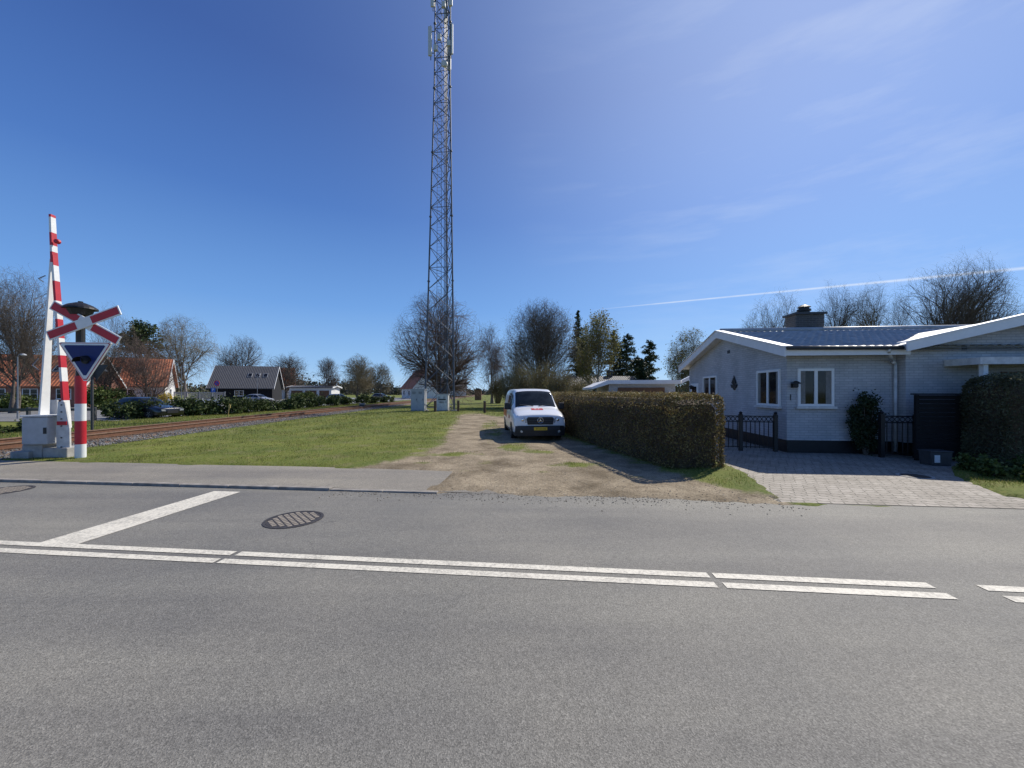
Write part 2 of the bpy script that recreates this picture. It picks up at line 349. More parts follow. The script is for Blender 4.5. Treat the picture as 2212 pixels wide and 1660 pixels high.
for nm,sel,lab in (('lawn',(fm<.5)&~drv,'rough spring grass between the railway and the dirt track'),('dirt_track',(fm>=.5)&~drv,'bare sandy dirt track with tufts of grass leading past the van')):
    Fs=Fq[sel]; used,inv=np.unique(Fs,return_inverse=True); Fs=inv.reshape(-1,4)
    o=npmesh(nm,P[used],Fs,M['ground'],smooth=True)
    a=o.data.attributes.new('dirt','FLOAT','POINT'); a.data.foreach_set('value',dm.reshape(-1)[used].astype(np.float32)); struct(o,lab)
def uvquad(mb,u0,u1,v0,v1,z,mi=0):
    c=[uv(u0,v0),uv(u1,v0),uv(u1,v1),uv(u0,v1)]; mb.add([(x,y,z) for x,y in c],[(0,1,2,3)],mi)
r=MB(); uvquad(r,-150,150,-3.2,6.9,.004); struct(r.build('road',M['road'],fix=False),'grey asphalt road crossing the foreground')
r=MB()
for i in range(80):
    u=-70+i*1.0
    if u>-2.9: break
    ht=.05 if u<-4.6 else .03
    c=[uv(u+.004,6.6),uv(u+.996,6.6),uv(u+.996,6.72),uv(u+.004,6.72)]
    r.slab(c,-.02,ht+.002*((i*7)%3))
struct(r.build('kerb',M['kerb'],bevel=.012),'low stone kerb along the footpath','kerb')
us=np.concatenate([np.arange(-70,-6,1.0),np.arange(-6,-.7,.2)]); vs=np.linspace(6.722,8.7,9)
UU,VV=np.meshgrid(us,vs,indexing='ij'); Xf=UU*CA+VV*SA; Yf=-UU*SA+VV*CA
zf=np.where(Xf<-4.2,.042,np.maximum(.042-.010*(Xf+4.2),.005)); zf=zf+smooth_noise(Xf,Yf,1.5,21)*.004-np.where(VV>8.6,.03,0)
nu,nv=UU.shape; idx=np.arange(nu*nv).reshape(nu,nv)
o=npmesh('footpath',np.stack([Xf,Yf,zf],-1),np.stack([idx[:-1,:-1],idx[1:,:-1],idx[1:,1:],idx[:-1,1:]],-1).reshape(-1,4),M['foot'],smooth=True)
struct(o,'worn asphalt footpath between the kerb and the grass')
d=MB(); d.add([(x,y,.012) for x,y in DRV],[tuple(range(len(DRV)))]); struct(d.build('driveway',M['paver'],fix=False),'block paved driveway of the white house')
def marking(u0,u1,v0,v1,label,name='road_marking'):
    b=MB(); uvquad(b,u0,u1,v0,v1,.009); o=b.build(name,M['paint'],fix=False); struct(o,label,'road marking'); return o
for a,b_,n in ((-60,-3.51,'left'),(-3.45,1.53,'middle'),(1.58,3.5,'short'),(3.92,60,'right end')):
    marking(a,b_,3.88,3.985,f'{n} stretch of the far white centre line')
for a,b_,n in ((-60,-3.53,'left'),(-3.49,1.525,'middle'),(1.6,3.5,'short'),(3.94,60,'right end')):
    marking(a,b_,3.69,3.795,f'{n} stretch of the near white centre line')
marking(-6.05,-5.54,3.985,6.36,'broad white stop line across the far lane','stop_line')
d=MB(); d.add([(-75,21.8,-.02),(-24.5,24,-.02),(-23.6,40,-.02),(-23.2,120,-.02),(-75,120,-.02)],[(0,1,2,3,4)]); struct(d.build('side_street',M['street'],fix=False),'grey side street and parking area beyond the railway','street')
# ---------------------------------------------------------------- railway
def tx(y): return float(np.interp(y,[6,10,20,60,190,600],[-15.35,-15.35,-15.75,-16.5,-17.8,-21]))
ys=list(np.arange(7.6,60,1.0))+[60,80,110,150,200,300,500]
prof=[(-2.2,-.04),(-1.75,.06),(-1.25,.13),(1.25,.13),(1.5,.07),(1.95,-.02)]
V=[];Fc=[]
for y in ys:
    for dx,z in prof: V.append((tx(y)+dx,y,z))
k=len(prof)
for i in range(len(ys)-1):
    for j in range(k-1): Fc.append((i*k+j,i*k+j+1,(i+1)*k+j+1,(i+1)*k+j))
struct(npmesh('ballast',V,Fc,M['ballastb']),'brown ballast bed under the railway track','ballast')
trk=thing('railway_track','single rusty railway track running away behind the barrier','railway track',(tx(8),8,0))
for s in (-.7175,.7175):
    b=MB()
    for y0,y1 in zip(ys,ys[1:]):
        for (w0,z0,z1,mi) in ((.065,.15,.165,0),(.012,.165,.285,0),(.036,.285,.32,1)):
            vs=[]
            for y in (y0,y1):
                c=tx(y)+s-tx(8)
                vs+=[(c-w0,y-8,z0),(c+w0,y-8,z0),(c+w0,y-8,z1),(c-w0,y-8,z1)]
            b.add(vs,[(0,1,5,4),(1,2,6,5),(2,3,7,6),(3,0,4,7)],mi)
    b.build('rail',[M['rust'],M['railtop']],trk)
sm=MB().box(-1.25,1.25,-.12,.12,.06,.155).build('sleeper',M['sleeper'],trk,bevel=.01)
sm.location=(0,0.2,0)
for i in range(1,95):
    o=sm.copy(); COL.objects.link(o); o.parent=trk; y=8.2+i*.62; o.location=(tx(y)-tx(8),y-8,0)
rs=np.random.RandomState(5)
def stones(name,xs,ys_,zs,size,m,label):
    n=len(xs); base=np.array([[1,0,0],[-1,0,0],[0,1,0],[0,-1,0],[0,0,.7],[0,0,-.5]])
    s=size*rs.uniform(.5,1.3,(n,1,1)); a=rs.uniform(0,6.28,n); ca,sa=np.cos(a),np.sin(a)
    B=base[None]*s*rs.uniform(.7,1.3,(n,6,1)); Xr=B[...,0]*ca[:,None]-B[...,1]*sa[:,None]; Yr=B[...,0]*sa[:,None]+B[...,1]*ca[:,None]
    V=np.stack([Xr+xs[:,None],Yr+ys_[:,None],B[...,2]+zs[:,None]],-1)
    f=np.array([[0,2,4],[2,1,4],[1,3,4],[3,0,4],[2,0,5],[1,2,5],[3,1,5],[0,3,5]]); Fc=(f[None]+6*np.arange(n)[:,None,None]).reshape(-1,3)
    return stuff(npmesh(name,V,Fc,m),label,'stones')
n=8000; yy=8+ (rs.rand(n)**1.6)*45; xx=np.interp(yy,[6,10,20,60],[-15.35,-15.35,-15.75,-16.5]); off=rs.uniform(1.15,2.1,n)
stones('gravel',xx+off,yy,np.interp(off,[1.15,1.25,1.5,1.95,2.1],[.14,.13,.08,.04,.05]),.035,M['stone'],'grey crushed stone along the near side of the railway')
n=12000; yy=8+ (rs.rand(n)**1.6)*45; xx=np.interp(yy,[6,10,20,60],[-15.35,-15.35,-15.75,-16.5]); off=rs.uniform(-2.0,1.2,n)
stones('ballast_stones',xx+off,yy,np.interp(off,[-2.2,-1.75,-1.25,1.3],[0,.06,.135,.135]),.035,M['stoneb'],'brown loose stones between the railway sleepers')
n=2600; yy=6.3+rs.rand(n)**1.5*16; xx=rs.uniform(-4,4.3,n); h_,d_=terrh(xx,yy); k=(d_>.5)&(h_>.0)
n2=900; u2=rs.uniform(-4,4.0,n2); v2=6.75-np.abs(rs.normal(size=n2))*.28; x2=u2*CA+v2*SA; y2=-u2*SA+v2*CA
stones('pebbles',np.concatenate([xx[k],x2]),np.concatenate([yy[k],y2]),np.concatenate([h_[k]+.002,np.full(n2,.008)]),.011,M['pebble'],'small loose pebbles scattered on the dirt track and road edge')
# ---------------------------------------------------------------- grass blades
def blades(name,xs,ys_,zs,hh,ww,m,label,cat='grass'):
    n=len(xs); a=rs.uniform(0,6.28,n); l=rs.uniform(-.5,.5,(n,2))*hh[:,None]
    dx=np.cos(a)*ww; dy=np.sin(a)*ww
    V=np.stack([np.stack([xs-dx,ys_-dy,zs],-1),np.stack([xs+dx,ys_+dy,zs],-1),np.stack([xs+l[:,0],ys_+l[:,1],zs+hh],-1)],1)
    return stuff(npmesh(name,V,np.arange(3*n).reshape(-1,3),m),label,cat)
n=330000; t=rs.rand(n); yy=7.0+(np.exp(t*1.62)-1)/(math.exp(1.62)-1)*35; fx=rs.uniform(-1.42,1.42,n); xx=fx*yy
h_,d_=terrh(xx,yy); v_=xx*SA+yy*CA
cl=smooth_noise(xx,yy,2.5,31)+smooth_noise(xx,yy,7,32)*.6
k=(d_+rs.uniform(-.3,.3,n)<.44)&(h_>.005)&(xx>-13.6)&((v_>8.5)|(xx>-1.5))&(rs.rand(n)<.5+.5*cl)&((xx<5.3)|(yy<9.5))&(xx<14)
xx,yy,h_,cl=xx[k],yy[k],h_[k],cl[k]
blades('grass',xx,yy,h_-.005,(.035+.03*rs.rand(len(xx))+.035*np.clip(cl,0,1))*np.clip(yy/16,.8,1.5),.004*np.clip(yy/9,1,3.5),M['blade'],'short green grass with straw tufts on the verge')
n=60000; yy=9+rs.rand(n)**1.3*60; xx=np.interp(yy,[6,10,20,60,190],[-15.35,-15.35,-15.75,-16.5,-17.8])-1.9-rs.rand(n)*8
k=(xx>-1.45*yy)&~((yy>23.3)&(xx<-24))
blades('grass',xx[k],yy[k],np.full(k.sum(),-.04),.10+.1*rs.rand(k.sum()),np.full(k.sum(),.02),M['blade'],'longer grass on the far side of the railway')
# ---------------------------------------------------------------- foliage helpers
def leafquads(C,size,seed=0,asp=.6):
    r=np.random.RandomState(seed); n=len(C)
    d=r.normal(size=(n,3)); d/=np.linalg.norm(d,axis=1)[:,None]; e=np.cross(d,r.normal(size=(n,3))); e/=np.linalg.norm(e,axis=1)[:,None]
    s=size*r.uniform(.6,1.3,n)[:,None]
    a=d*s; b=e*s*asp
    V=np.stack([C-a,C-b,C+a,C+b],1); return V.reshape(-1,3),np.arange(4*n).reshape(-1,4)
def clump_centres(r,n,rx,ry,rz,cz):
    p=r.normal(size=(n,3)); p/=np.linalg.norm(p,axis=1)[:,None]; p*=r.uniform(.45,1,n)[:,None]
    return p*np.array([rx,ry,rz])+np.array([0,0,cz])
def bush(name,label,cat,loc,w,h,m,seed,ncl=26,nl=60,ls=.06,group=None,dp=None,cr=.2):
    r=np.random.RandomState(seed); t=thing(name,label,cat,loc,0,group)
    C=clump_centres(r,ncl,w/2*.82,(dp or w)/2*.82,h*.42,h*.52); C=np.maximum(C,[-99,-99,.05])
    L=(C[:,None]+r.normal(size=(ncl,nl,3))*min(w,h)*cr*.6).reshape(-1,3); L[:,2]=np.maximum(L[:,2],.02)
    V,Fc=leafquads(L,ls,seed); npmesh('foliage',V,Fc,m,t)
    b=MB()
    for c in C[:14]:
        q=Vector((c[0]*.15,c[1]*.15,0)); b.tube(q,Vector(c),.02,.008,4,0,False)
    b.build('stem',M['bark'],t,fix=False); return t
def bare_tree(label,loc,h,spread,seed,tm='bark',cm='twig',levels=4,kids=(3,3,2,2),up=.05,droop=0,multi=1,tr=.013,trunk_frac=.3,leaf=None,nleaf=0,ls=.12,group=None,name='bare_tree',rnd_=.6,low=.14,thick=1.0):
    rng=random.Random(seed); tb=MB(); cb=MB(); tips=[]
    def grow(p,d,L,r,lev):
        ns=(4,4,3,2,2,2)[lev]; wob=(.08,.18,.22,.26,.3,.3)[lev]; q=p
        for i in range(ns):
            u=up if lev<3 else up*.5-droop
            d=(d+Vector((rng.gauss(0,wob),rng.gauss(0,wob),rng.gauss(0,wob*.7)+u))).normalized()
            if lev==0: d=(d+Vector((0,0,.6))).normalized()
            q=p+d*(L/ns); ra=max(tr*.7,r*(1-.5*i/ns)); rb=max(tr*.5,r*(1-.5*(i+1)/ns))
            (tb if lev<=1 else cb).tube(p,q,ra,rb,(8,5,4,3,3,3)[lev],0,False)
            if lev>=3: tips.append(q)
            if lev<levels and (lev>0 or (i+1)/ns>=trunk_frac):
                nk=kids[lev]+(1 if lev==0 and i==ns-1 else 0)
                for c in range(nk):
                    ax=Vector((rng.gauss(0,1),rng.gauss(0,1),rng.gauss(0,1))); ax=(ax-ax.dot(d)*d).normalized()
                    an=rng.uniform(.4,.9) if lev<2 else rng.uniform(.35,.95)
                    if lev==0: an=rng.uniform(.7,1.15) if i<ns-1 else rng.uniform(.2,.75)
                    nd_=(d*math.cos(an)+ax*math.sin(an)).normalized()
                    if lev<2 and nd_.z<.1: nd_.z=abs(nd_.z)+.1
                    fac=rng.uniform(.75,1.1) if lev==0 else rng.uniform(.55,.78) if lev==1 else rng.uniform(.5,.72)
                    grow(q if c==0 else p.lerp(q,rng.random()),nd_,L*fac,rb*(.58 if lev else .52),lev+1)
            p=q
    for k_ in range(multi):
        d=Vector((0,0,1)) if multi==1 else Vector((math.cos(k_*6.28/multi)*.35,math.sin(k_*6.28/multi)*.35,1)).normalized()
        grow(Vector((0,0,0)) if multi==1 else Vector((d.x*.5,d.y*.5,0)),d,h*.5,h*.026*thick/(multi**.4),0)
    C=np.array(cb.v); zt=np.percentile(C[:,2],97)
    rr=np.percentile(np.hypot(C[:,0],C[:,1]),88); sz=h/zt; sx=(spread/2)/rr
    def fix(a):
        a=a.copy(); a[:,2]=np.maximum(a[:,2]*sz,-.01); f=np.clip(a[:,2]/(h*.15),0,1); s_=1+(sx-1)*f
        a[:,0]*=s_; a[:,1]*=s_
        rxy=np.hypot(a[:,0],a[:,1])/(spread/2); zq=(a[:,2]-h*.56)/(h*.44); q=np.sqrt(rxy**2+zq**2); sel=(q>1)&(a[:,2]>h*low)
        k=np.where(sel,1/np.maximum(q,1)**rnd_,1); a[:,0]*=k; a[:,1]*=k; a[:,2]=np.where(sel,h*.56+(a[:,2]-h*.56)*k,a[:,2])
        return a
    tb.v=[tuple(q) for q in fix(np.array(tb.v))]; cb.v=[tuple(q) for q in fix(C)]
    t=thing(name,label,'tree',loc,0,group)
    tb.build('trunk',M[tm],t,smooth=True,fix=False); cb.build('crown',M[cm],t,fix=False)
    if leaf:
        r=np.random.RandomState(seed); tp=fix(np.array([tuple(a) for a in tips])); k=r.randint(0,len(tp),nleaf)
        V,Fc=leafquads(tp[k]+r.normal(size=(nleaf,3))*.2,ls,seed); npmesh('foliage',V,Fc,M[leaf],t)
    return t
def conifer(label,loc,h,spread,seed,m='spruce',n=5200,base=.06,pw=.85,group=None,name='spruce_tree',ls=.2,irr=.45):
    r=np.random.RandomState(seed); t=thing(name,label,'tree',loc,0,group)
    b=MB(); b.tube((0,0,0),(0,0,h*.97),h*.018,.02,7)
    L=[]; nb=int(h*8)
    for i in range(nb):
        z=h*(base+(1-base)*(i/nb)**.95); R=spread/2*(1-(z/h))**pw*r.uniform(1-irr,1+irr*.5)+.08; a=r.uniform(0,6.28)
        tip=(math.cos(a)*R,math.sin(a)*R,z-.25*R+.25*R*r.rand()); b.tube((0,0,z),tip,.025,.008,3,0,False)
        k=max(6,int(n/nb*(R/(spread/2)+.15)*1.6)); tt=r.uniform(.15,1.03,k)
        c=np.stack([tip[0]*tt,tip[1]*tt,z+(tip[2]-z)*tt**1.3],-1)+r.normal(size=(k,3))*np.array([.2*R**.5,.2*R**.5,.09])
        L.append(c)
    b.build('trunk',M['bark'],t,fix=False); V,Fc=leafquads(np.concatenate(L),ls,seed,.3); npmesh('crown',V,Fc,M[m],t); return t
def leafy(label,loc,h,w,seed,m,trunk=.25,ncl=40,nl=120,ls=.18,name='pine_tree',group=None):
    r=np.random.RandomState(seed); t=thing(name,label,'tree',loc,0,group)
    C=clump_centres(r,ncl,w/2*.85,w/2*.85,h*(1-trunk)*.45,h*(trunk+(1-trunk)*.52))
    L=(C[:,None]+r.normal(size=(ncl,nl,3))*np.array([w*.07,w*.07,h*.028])).reshape(-1,3)
    V,Fc=leafquads(L,ls,seed,.5); npmesh('crown',V,Fc,M[m],t)
    b=MB(); b.tube((0,0,0),(0,0,h*.7),h*.025,h*.01,7)
    for c in C[::2]: b.tube((0,0,max(.2*h,c[2]*.75)),c,h*.008,.02,4,0,False)
    b.build('trunk',M['bark'],t,fix=False); return t
def hedge(name,label,path,w,h,m,core,seed,dens=520,ls=.035,cat='hedge',rc=.22):
    r=np.random.RandomState(seed); P=np.array(path,float); seg=np.linalg.norm(P[1:]-P[:-1],axis=1); cum=np.concatenate([[0],np.cumsum(seg)]); L=cum[-1]
    t=thing(name,label,cat,(P[0][0],P[0][1],0))
    def frame(s):
        x=np.interp(s,cum,P[:,0]);y=np.interp(s,cum,P[:,1]); e=.3
        dx=np.interp(np.minimum(s+e,L),cum,P[:,0])-np.interp(np.maximum(s-e,0),cum,P[:,0]); dy=np.interp(np.minimum(s+e,L),cum,P[:,1])-np.interp(np.maximum(s-e,0),cum,P[:,1])
        n=np.hypot(dx,dy); return x,y,dx/n,dy/n
    per=2*h+w; N=int(L*per*dens)
    s=L*r.uniform(0,1,N)**1.25; q=r.uniform(0,per,N)
    side=np.where(q<h,-w/2,np.where(q>h+w,w/2,q-h-w/2)); z=np.where(q<h,q,np.where(q>h+w,per-q,h))
    N2=int(w*h*dens*2.4); s2=np.where(r.rand(N2)<.7,0,L); side2=r.uniform(-w/2,w/2,N2); z2=r.uniform(0,h,N2)
    s=np.concatenate([s,s2]);side=np.concatenate([side,side2]);z=np.concatenate([z,z2])
    def rnd(s,side,z):
        cy=np.clip(np.abs(side),0,w/2-rc); cz=np.clip(z,0,h-rc); cs=np.clip(s,rc,L-rc)
        v=np.stack([s-cs,np.abs(side)-cy,z-cz],-1); l=np.linalg.norm(v,axis=1)+1e-9; k=np.minimum(1,rc/l)[:,None]; v=v*k
        return cs+v[:,0],(cy+v[:,1])*np.sign(side),cz+v[:,2]
    s,side,z=rnd(s,side,z); x,y,dx,dy=frame(s)
    wob=smooth_noise(s*1.0,z*1.0+side,2.2,seed)*.03; side=side*(1+wob/w*2); z=z+wob*.4*(z>h*.8)-.015*smooth_noise(s,side,1.1,seed+1)*(z>h*.8)
    C=np.stack([x-dy*side-P[0][0],y+dx*side-P[0][1],z],-1)+r.normal(size=(len(s),3))*.028; C[:,2]=np.maximum(C[:,2],.03)
    V,Fc=leafquads(C,ls,seed,.45); npmesh('foliage',V,Fc,M[m],t)
    ns=max(4,int(L/.5)); b=MB(); vs=[]
    ss=np.linspace(.12,L-.12,ns); ww=w/2-.09; rr_=rc*.9
    sec=[(-ww,0),(-ww,h-rr_-.05),(-ww+rr_*.6,h-.12),(ww-rr_*.6,h-.12),(ww,h-rr_-.05),(ww,0)]
    for i,si in enumerate(ss):
        e=.8 if i in (0,ns-1) else 1
        x,y,dx,dy=frame(np.array([si]))
        for a,zz in sec: vs.append((x[0]-dy[0]*a*e-P[0][0],y[0]+dx[0]*a*e-P[0][1],zz*(.93 if e<1 else 1)))
    fs=[(i*6+j,i*6+j+1,(i+1)*6+j+1,(i+1)*6+j) for i in range(ns-1) for j in range(5)]+[(0,1,2,3,4,5),tuple(range((ns-1)*6,ns*6))]
    b.add(vs,fs); b.build('branches',M[core],t); return t
# ---------------------------------------------------------------- hedges & shrubs near
hedge('hedge','long clipped brown green hedge running back beside the white van',[(4.28,8.75),(3.35,13),(2.75,17.5),(2.5,26)],1.42,1.74,'hedge','hedgecore',3,760,.03,rc=.22)
hedge('hedge','dense clipped evergreen hedge at the right beside the driveway',[(11.35,9.35),(14.8,8.95)],1.15,2.2,'greyhedge','hedgecore',4,1000,.03,rc=.4)
bush('climbing_shrub','rounded dark climbing shrub growing against the white house wall','shrub',(8.08+1.95*CA-.25*SA,11.3-1.95*SA-.25*CA,0.0),1.0,1.85,M['yew'],8,50,120,.035,dp=.45,cr=.13)
for i,(x,y,w,h,l) in enumerate(((9.9,8.0,.7,.35,'leftmost low green plant in the bed below the evergreen hedge'),(10.3,8.5,.8,.45,'taller green plant in the bed under the hedge corner'),(10.1,7.4,.9,.38,'low spreading green plant at the front of the right bed'),(10.9,7.9,1.0,.5,'green bushy plant at the right edge of the driveway bed'))):
    bush('garden_plant',l,'plant',(x,y,0),w,h,M['shrub'],40+i,18,60,.04)
# ---------------------------------------------------------------- windows
def window(parent,T,w,h,cols=2,rows=1,fm='white',fw=.07,side_sill=True,curtain=False):
    b=MB(); b.box(-w/2,-w/2+fw,-.05,.0,0,h,0,T).box(w/2-fw,w/2,-.05,0,0,h,0,T).box(-w/2+fw,w/2-fw,-.05,0,0,fw,0,T).box(-w/2+fw,w/2-fw,-.05,0,h-fw,h,0,T)
    for i in range(1,cols):
        x=-w/2+w*i/cols; b.box(x-.045,x+.045,-.047,0,fw,h-fw,0,T)
    for i in range(1,rows):
        z=h*i/rows
        for c in range(cols):
            b.box(-w/2+w*c/cols+.05,-w/2+w*(c+1)/cols-.05,-.04,0,z-.015,z+.015,0,T)
    o=b.build('window',M[fm],parent)
    MB().box(-w/2+fw*.8,w/2-fw*.8,-.02,.0,fw*.8,h-fw*.8,0,T).build('pane',M['glass'],o)
    if curtain:
        for s in (-1,1):
            xa=s*(w/2-fw); b=MB(); vs=[]
            for k_ in range(9):
                x=xa-s*(k_*.018); vs+=[(x,-.0225-(.004 if k_%2 else 0),fw+.01),(x,-.0225-(.004 if k_%2 else 0),h-fw-.01)]
            b.add(vs,[(2*k_,2*k_+1,2*k_+3,2*k_+2) for k_ in range(8)],0,T); b.build('curtain',M['curtain'],o,fix=False)
    if side_sill: MB().box(-w/2-.05,w/2+.05,-.1,0,-.07,-.003,0,T).build('sill',M['whiteold'],o)
    return o
# ---------------------------------------------------------------- white house (right)
Hs=thing('house','whitewashed brick bungalow with white roof edges and a dark chimney','house',(8.08,11.3,0),-A)
W=MB()
W.box(0,2.94,0,8.0,.38,3.0)
W.add([(0,0,3.0),(0,4,4.0),(0,8,3.0),(2.94,0,3.0),(2.94,4,4.0),(2.94,8,3.0)],[(0,1,2),(3,5,4),(0,3,4,1),(1,4,5,2),(0,2,5,3)])
W.build('wall',M['brickw'],Hs)
W=MB(); W.plate([(2.95,.38),(8.5,.38),(8.5,2.98),(5.7,3.62),(2.95,2.98)],-.28,8); W.build('wall',M['brickw'],Hs)
MB().box(.02,2.93,.02,7.98,-.02,.377).box(2.96,8.48,-.26,7.9,-.02,.377).build('plinth',M['black'],Hs)
def tileroof(x0,x1,ya,za,yb,zb,parent,name,m,pitch=.22,amp=.022,step=.32):
    xs=np.arange(x0,x1,.037); L=math.hypot(yb-ya,zb-za); nr=int(L/step); V=[];rows=[]
    for i in range(nr):
        for e in (0,1):
            t=(i+e)/nr
            rows.append((ya+(yb-ya)*t,za+(zb-za)*t+(.022 if e==0 else 0)))
    for y,z in rows:
        V.append(np.stack([xs,np.full(len(xs),y),z+amp*np.sin(xs*2*math.pi/pitch)],-1))
    V=np.stack(V,0); nr_,nx=V.shape[:2]; idx=np.arange(nr_*nx).reshape(nr_,nx)
    Fc=np.stack([idx[:-1,:-1],idx[:-1,1:],idx[1:,1:],idx[1:,:-1]],-1).reshape(-1,4)
    return npmesh(name,V,Fc,M[m],parent,smooth=False)
tp=math.tan(rad(14.2))
zr=4.17
rf=tileroof(-.3,14,-.45,zr-4.45*tp,4,zr,Hs,'roof','tiledark'); rf['label']='glossy tiled front slope of the main roof'
tileroof(-.3,14,8.45,zr-4.45*tp,4,zr,Hs,'roof','tiledark')
b=MB()
b.add([(-.33,-.45,3.0),(-.33,4,zr-.06),(-.33,8.45,3.0),(14,-.45,3.0),(14,4,zr-.06),(14,8.45,3.0),(-.33,-.45,2.95),(-.33,4,zr-.2),(-.33,8.45,2.95),(14,-.45,2.95),(14,4,zr-.2),(14,8.45,2.95)],
 [(0,1,4,3),(1,2,5,4),(6,9,10,7),(7,10,11,8),(0,6,7,1),(1,7,8,2)])
b.build('roof_deck',M['whiteold'],Hs)
b=MB(); zt=zr+.05; ze=zr-4.45*tp+.05
for (ya,za,yb,zb) in ((-.52,ze-.03,4,zt),(4,zt,8.52,ze-.03)):
    b.add([(-.36,ya,za-.27),(-.36,yb,zb-.27),(-.36,yb,zb),(-.36,ya,za),(-.32,ya,za-.27),(-.32,yb,zb-.27),(-.32,yb,zb),(-.32,ya,za)],[(0,1,2,3),(7,6,5,4),(0,4,5,1),(3,2,6,7),(0,3,7,4),(1,5,6,2)])
    b.add([(-.40,ya,za+.005),(-.40,yb,zb+.005),(-.12,yb,zb+.005),(-.12,ya,za+.005),(-.40,ya,za+.035),(-.40,yb,zb+.035),(-.12,yb,zb+.035),(-.12,ya,za+.035)],[(0,1,2,3),(7,6,5,4),(0,4,5,1),(3,2,6,7),(0,3,7,4),(1,5,6,2)])
b.build('fascia',M['fasc'],Hs)
MB().box(-.315,2.9,-.49,-.455,ze-.27,ze-.06).build('fascia',M['fasc'],Hs)
MB().path([(-.3,-.56,ze-.06),(2.86,-.56,ze-.09)],.055,8).build('gutter',M['darkgrey'],Hs,smooth=True)
MB().tube((-.2,4,zr+.06),(14,4,zr+.06),.09,.09,8).build('ridge_cap',M['tiledark'],Hs,smooth=True)
b=MB(); px_=5.7; w2=3.05; pz=3.82; ez=pz-w2*math.tan(rad(13.5))
yf=-.72; yb=6
for s in (-1,1):
    b.add([(px_,yf,pz),(px_+s*w2,yf,ez),(px_+s*w2,yb,ez),(px_,yb,pz),(px_,yf,pz-.12),(px_+s*w2,yf,ez-.12),(px_+s*w2,yb,ez-.12),(px_,yb,pz-.12)],[(0,1,2,3),(7,6,5,4),(0,4,5,1),(1,5,6,2)])
b.build('roof',M['tiledark'],Hs)
b=MB()
for s in (-1,1):
    xe=px_+s*(w2+.06)
    b.plate([(px_,pz+.05),(xe,ez+.04),(xe,ez-.2),(px_,pz-.2)],yf-.045,yf-.003)
    b.plate([(px_,pz+.085),(xe,ez+.075),(xe,ez+.043),(px_,pz+.053)],yf-.07,yf+.28)
b.build('fascia',M['fasc'],Hs)
b=MB().box(3.95,9,-1.15,-.73,2.56,2.6).box(3.95,9,-1.2,-1.152,2.5,2.68); b.box(3.9,3.948,-1.2,-.3,2.5,2.68); b.box(3.95,9,-.728,-.29,2.56,2.6)
b.build('canopy',M['whiteold'],Hs); MB().box(4.05,4.16,-1.12,-1.01,0,2.55).build('canopy_post',M['white'],Hs)
dr=MB().box(5.3,6.3,-.33,-.285,.3,2.35).build('door',M['brown'],Hs); MB().box(5.45,5.85,-.345,-.331,1.3,2.15).build('pane',M['glass'],dr)
ch=MB().box(2.74,3.78,4.2,4.9,3.9,4.86).build('chimney',M['chim'],Hs); MB().box(2.67,3.85,4.12,4.98,4.862,4.94).build('chimney_cap',M['darkgrey'],ch)
MB().lathe([(.19,4.94),(.19,5.04),(.24,5.05),(.24,5.12),(.18,5.13),(.18,5.2),(.24,5.21),(.1,5.3)],12,0,Tx((3.25,4.55,0))).build('chimney_pot',M['black'],ch)
window(Hs,Tx((.775,0,1.38)),.98,1.1,2,1,curtain=True)
window(Hs,Tx((0,.94,1.36),-rad(90)),1.3,1.13,2,1,curtain=True)
window(Hs,Tx((0,5.45,1.5),-rad(90)),1.45,.98,2,1,curtain=True)
text('house_number','1',.26,M['black'],Hs,Tx((.1,-.012,1.63))@FR)
def wall_lamp(T):
    b=MB().box(-.05,.05,-.03,0,-.08,.08,0,T).tube((0,-.02,.05),(0,-.16,.1),.012,.012,6,0,True,T).lathe([(.03,.12),(.12,.06),(.125,.03),(.1,.03)],12,0,T@Tx((0,-.16,0))).lathe([(.06,.03),(.06,-.06),(.02,-.08)],10,0,T@Tx((0,-.16,0)))
    b.build('wall_lamp',M['black'],Hs)
wall_lamp(Tx((.16,0,2.0))); wall_lamp(Tx((0,7.3,2.0),-rad(90)))
b=MB(); T=Tx((-.01,3.2,2.08),-rad(90))
b.plate([(-.2,-.12),(.16,-.12),(.24,.0),(-.26,.0)],-.04,-.005,0,T).plate([(-.02,-.01),(.16,.05),(-.02,.34)],-.035,-.01,0,T).plate([(-.04,-.01),(-.2,.06),(-.05,.26)],-.035,-.01,0,T).plate([(-.15,-.1),(.15,-.1),(.0,-.22)],-.035,-.01,0,T)
b.build('wall_ornament',M['black'],Hs)
b=MB().path([(2.3,-.56,ze-.12),(2.35,-.5,ze-.2),(2.75,-.1,ze-.42),(2.86,-.07,ze-.5),(2.86,-.07,.1)],.04,8); b.build('downpipe',M['whiteold'],Hs,smooth=True)
MB().box(-.02,0.005,3.6,3.8,3.3,3.42).build('vent',M['darkgrey'],Hs); MB().box(4.35,4.47,-.3,-.27,2.95,3.05).build('vent',M['darkgrey'],Hs)
dd=MB().box(-.04,-.002,6.75,7.7,.4,2.2).build('door',M['white'],Hs); MB().box(-.055,-.041,6.95,7.5,1.5,2.05).build('pane',M['glass'],dd)
G=thing('garage','low white garage with a flat white edged roof left of the bungalow','garage',(5.6,22.2,0),-A)
MB().box(0,3.7,0,6,0,2.3).build('wall',M['brickw'],G)
MB().plate([(-1.0,2.08),(-.1,2.47),(3.9,2.47),(3.9,2.25),(0,2.25),(-1.0,1.95)],-.3,6.3).build('roof',M['fasc'],G)
MB().box(.5,3.1,-.05,-.003,0,2.05).build('garage_door',M['brown'],G)
G2=MB().plate([(3.95,2.45),(3.95,2.28),(5.0,2.75),(5.0,3.0)],-.35,-.1); G2.build('fascia',M['fasc'],G)
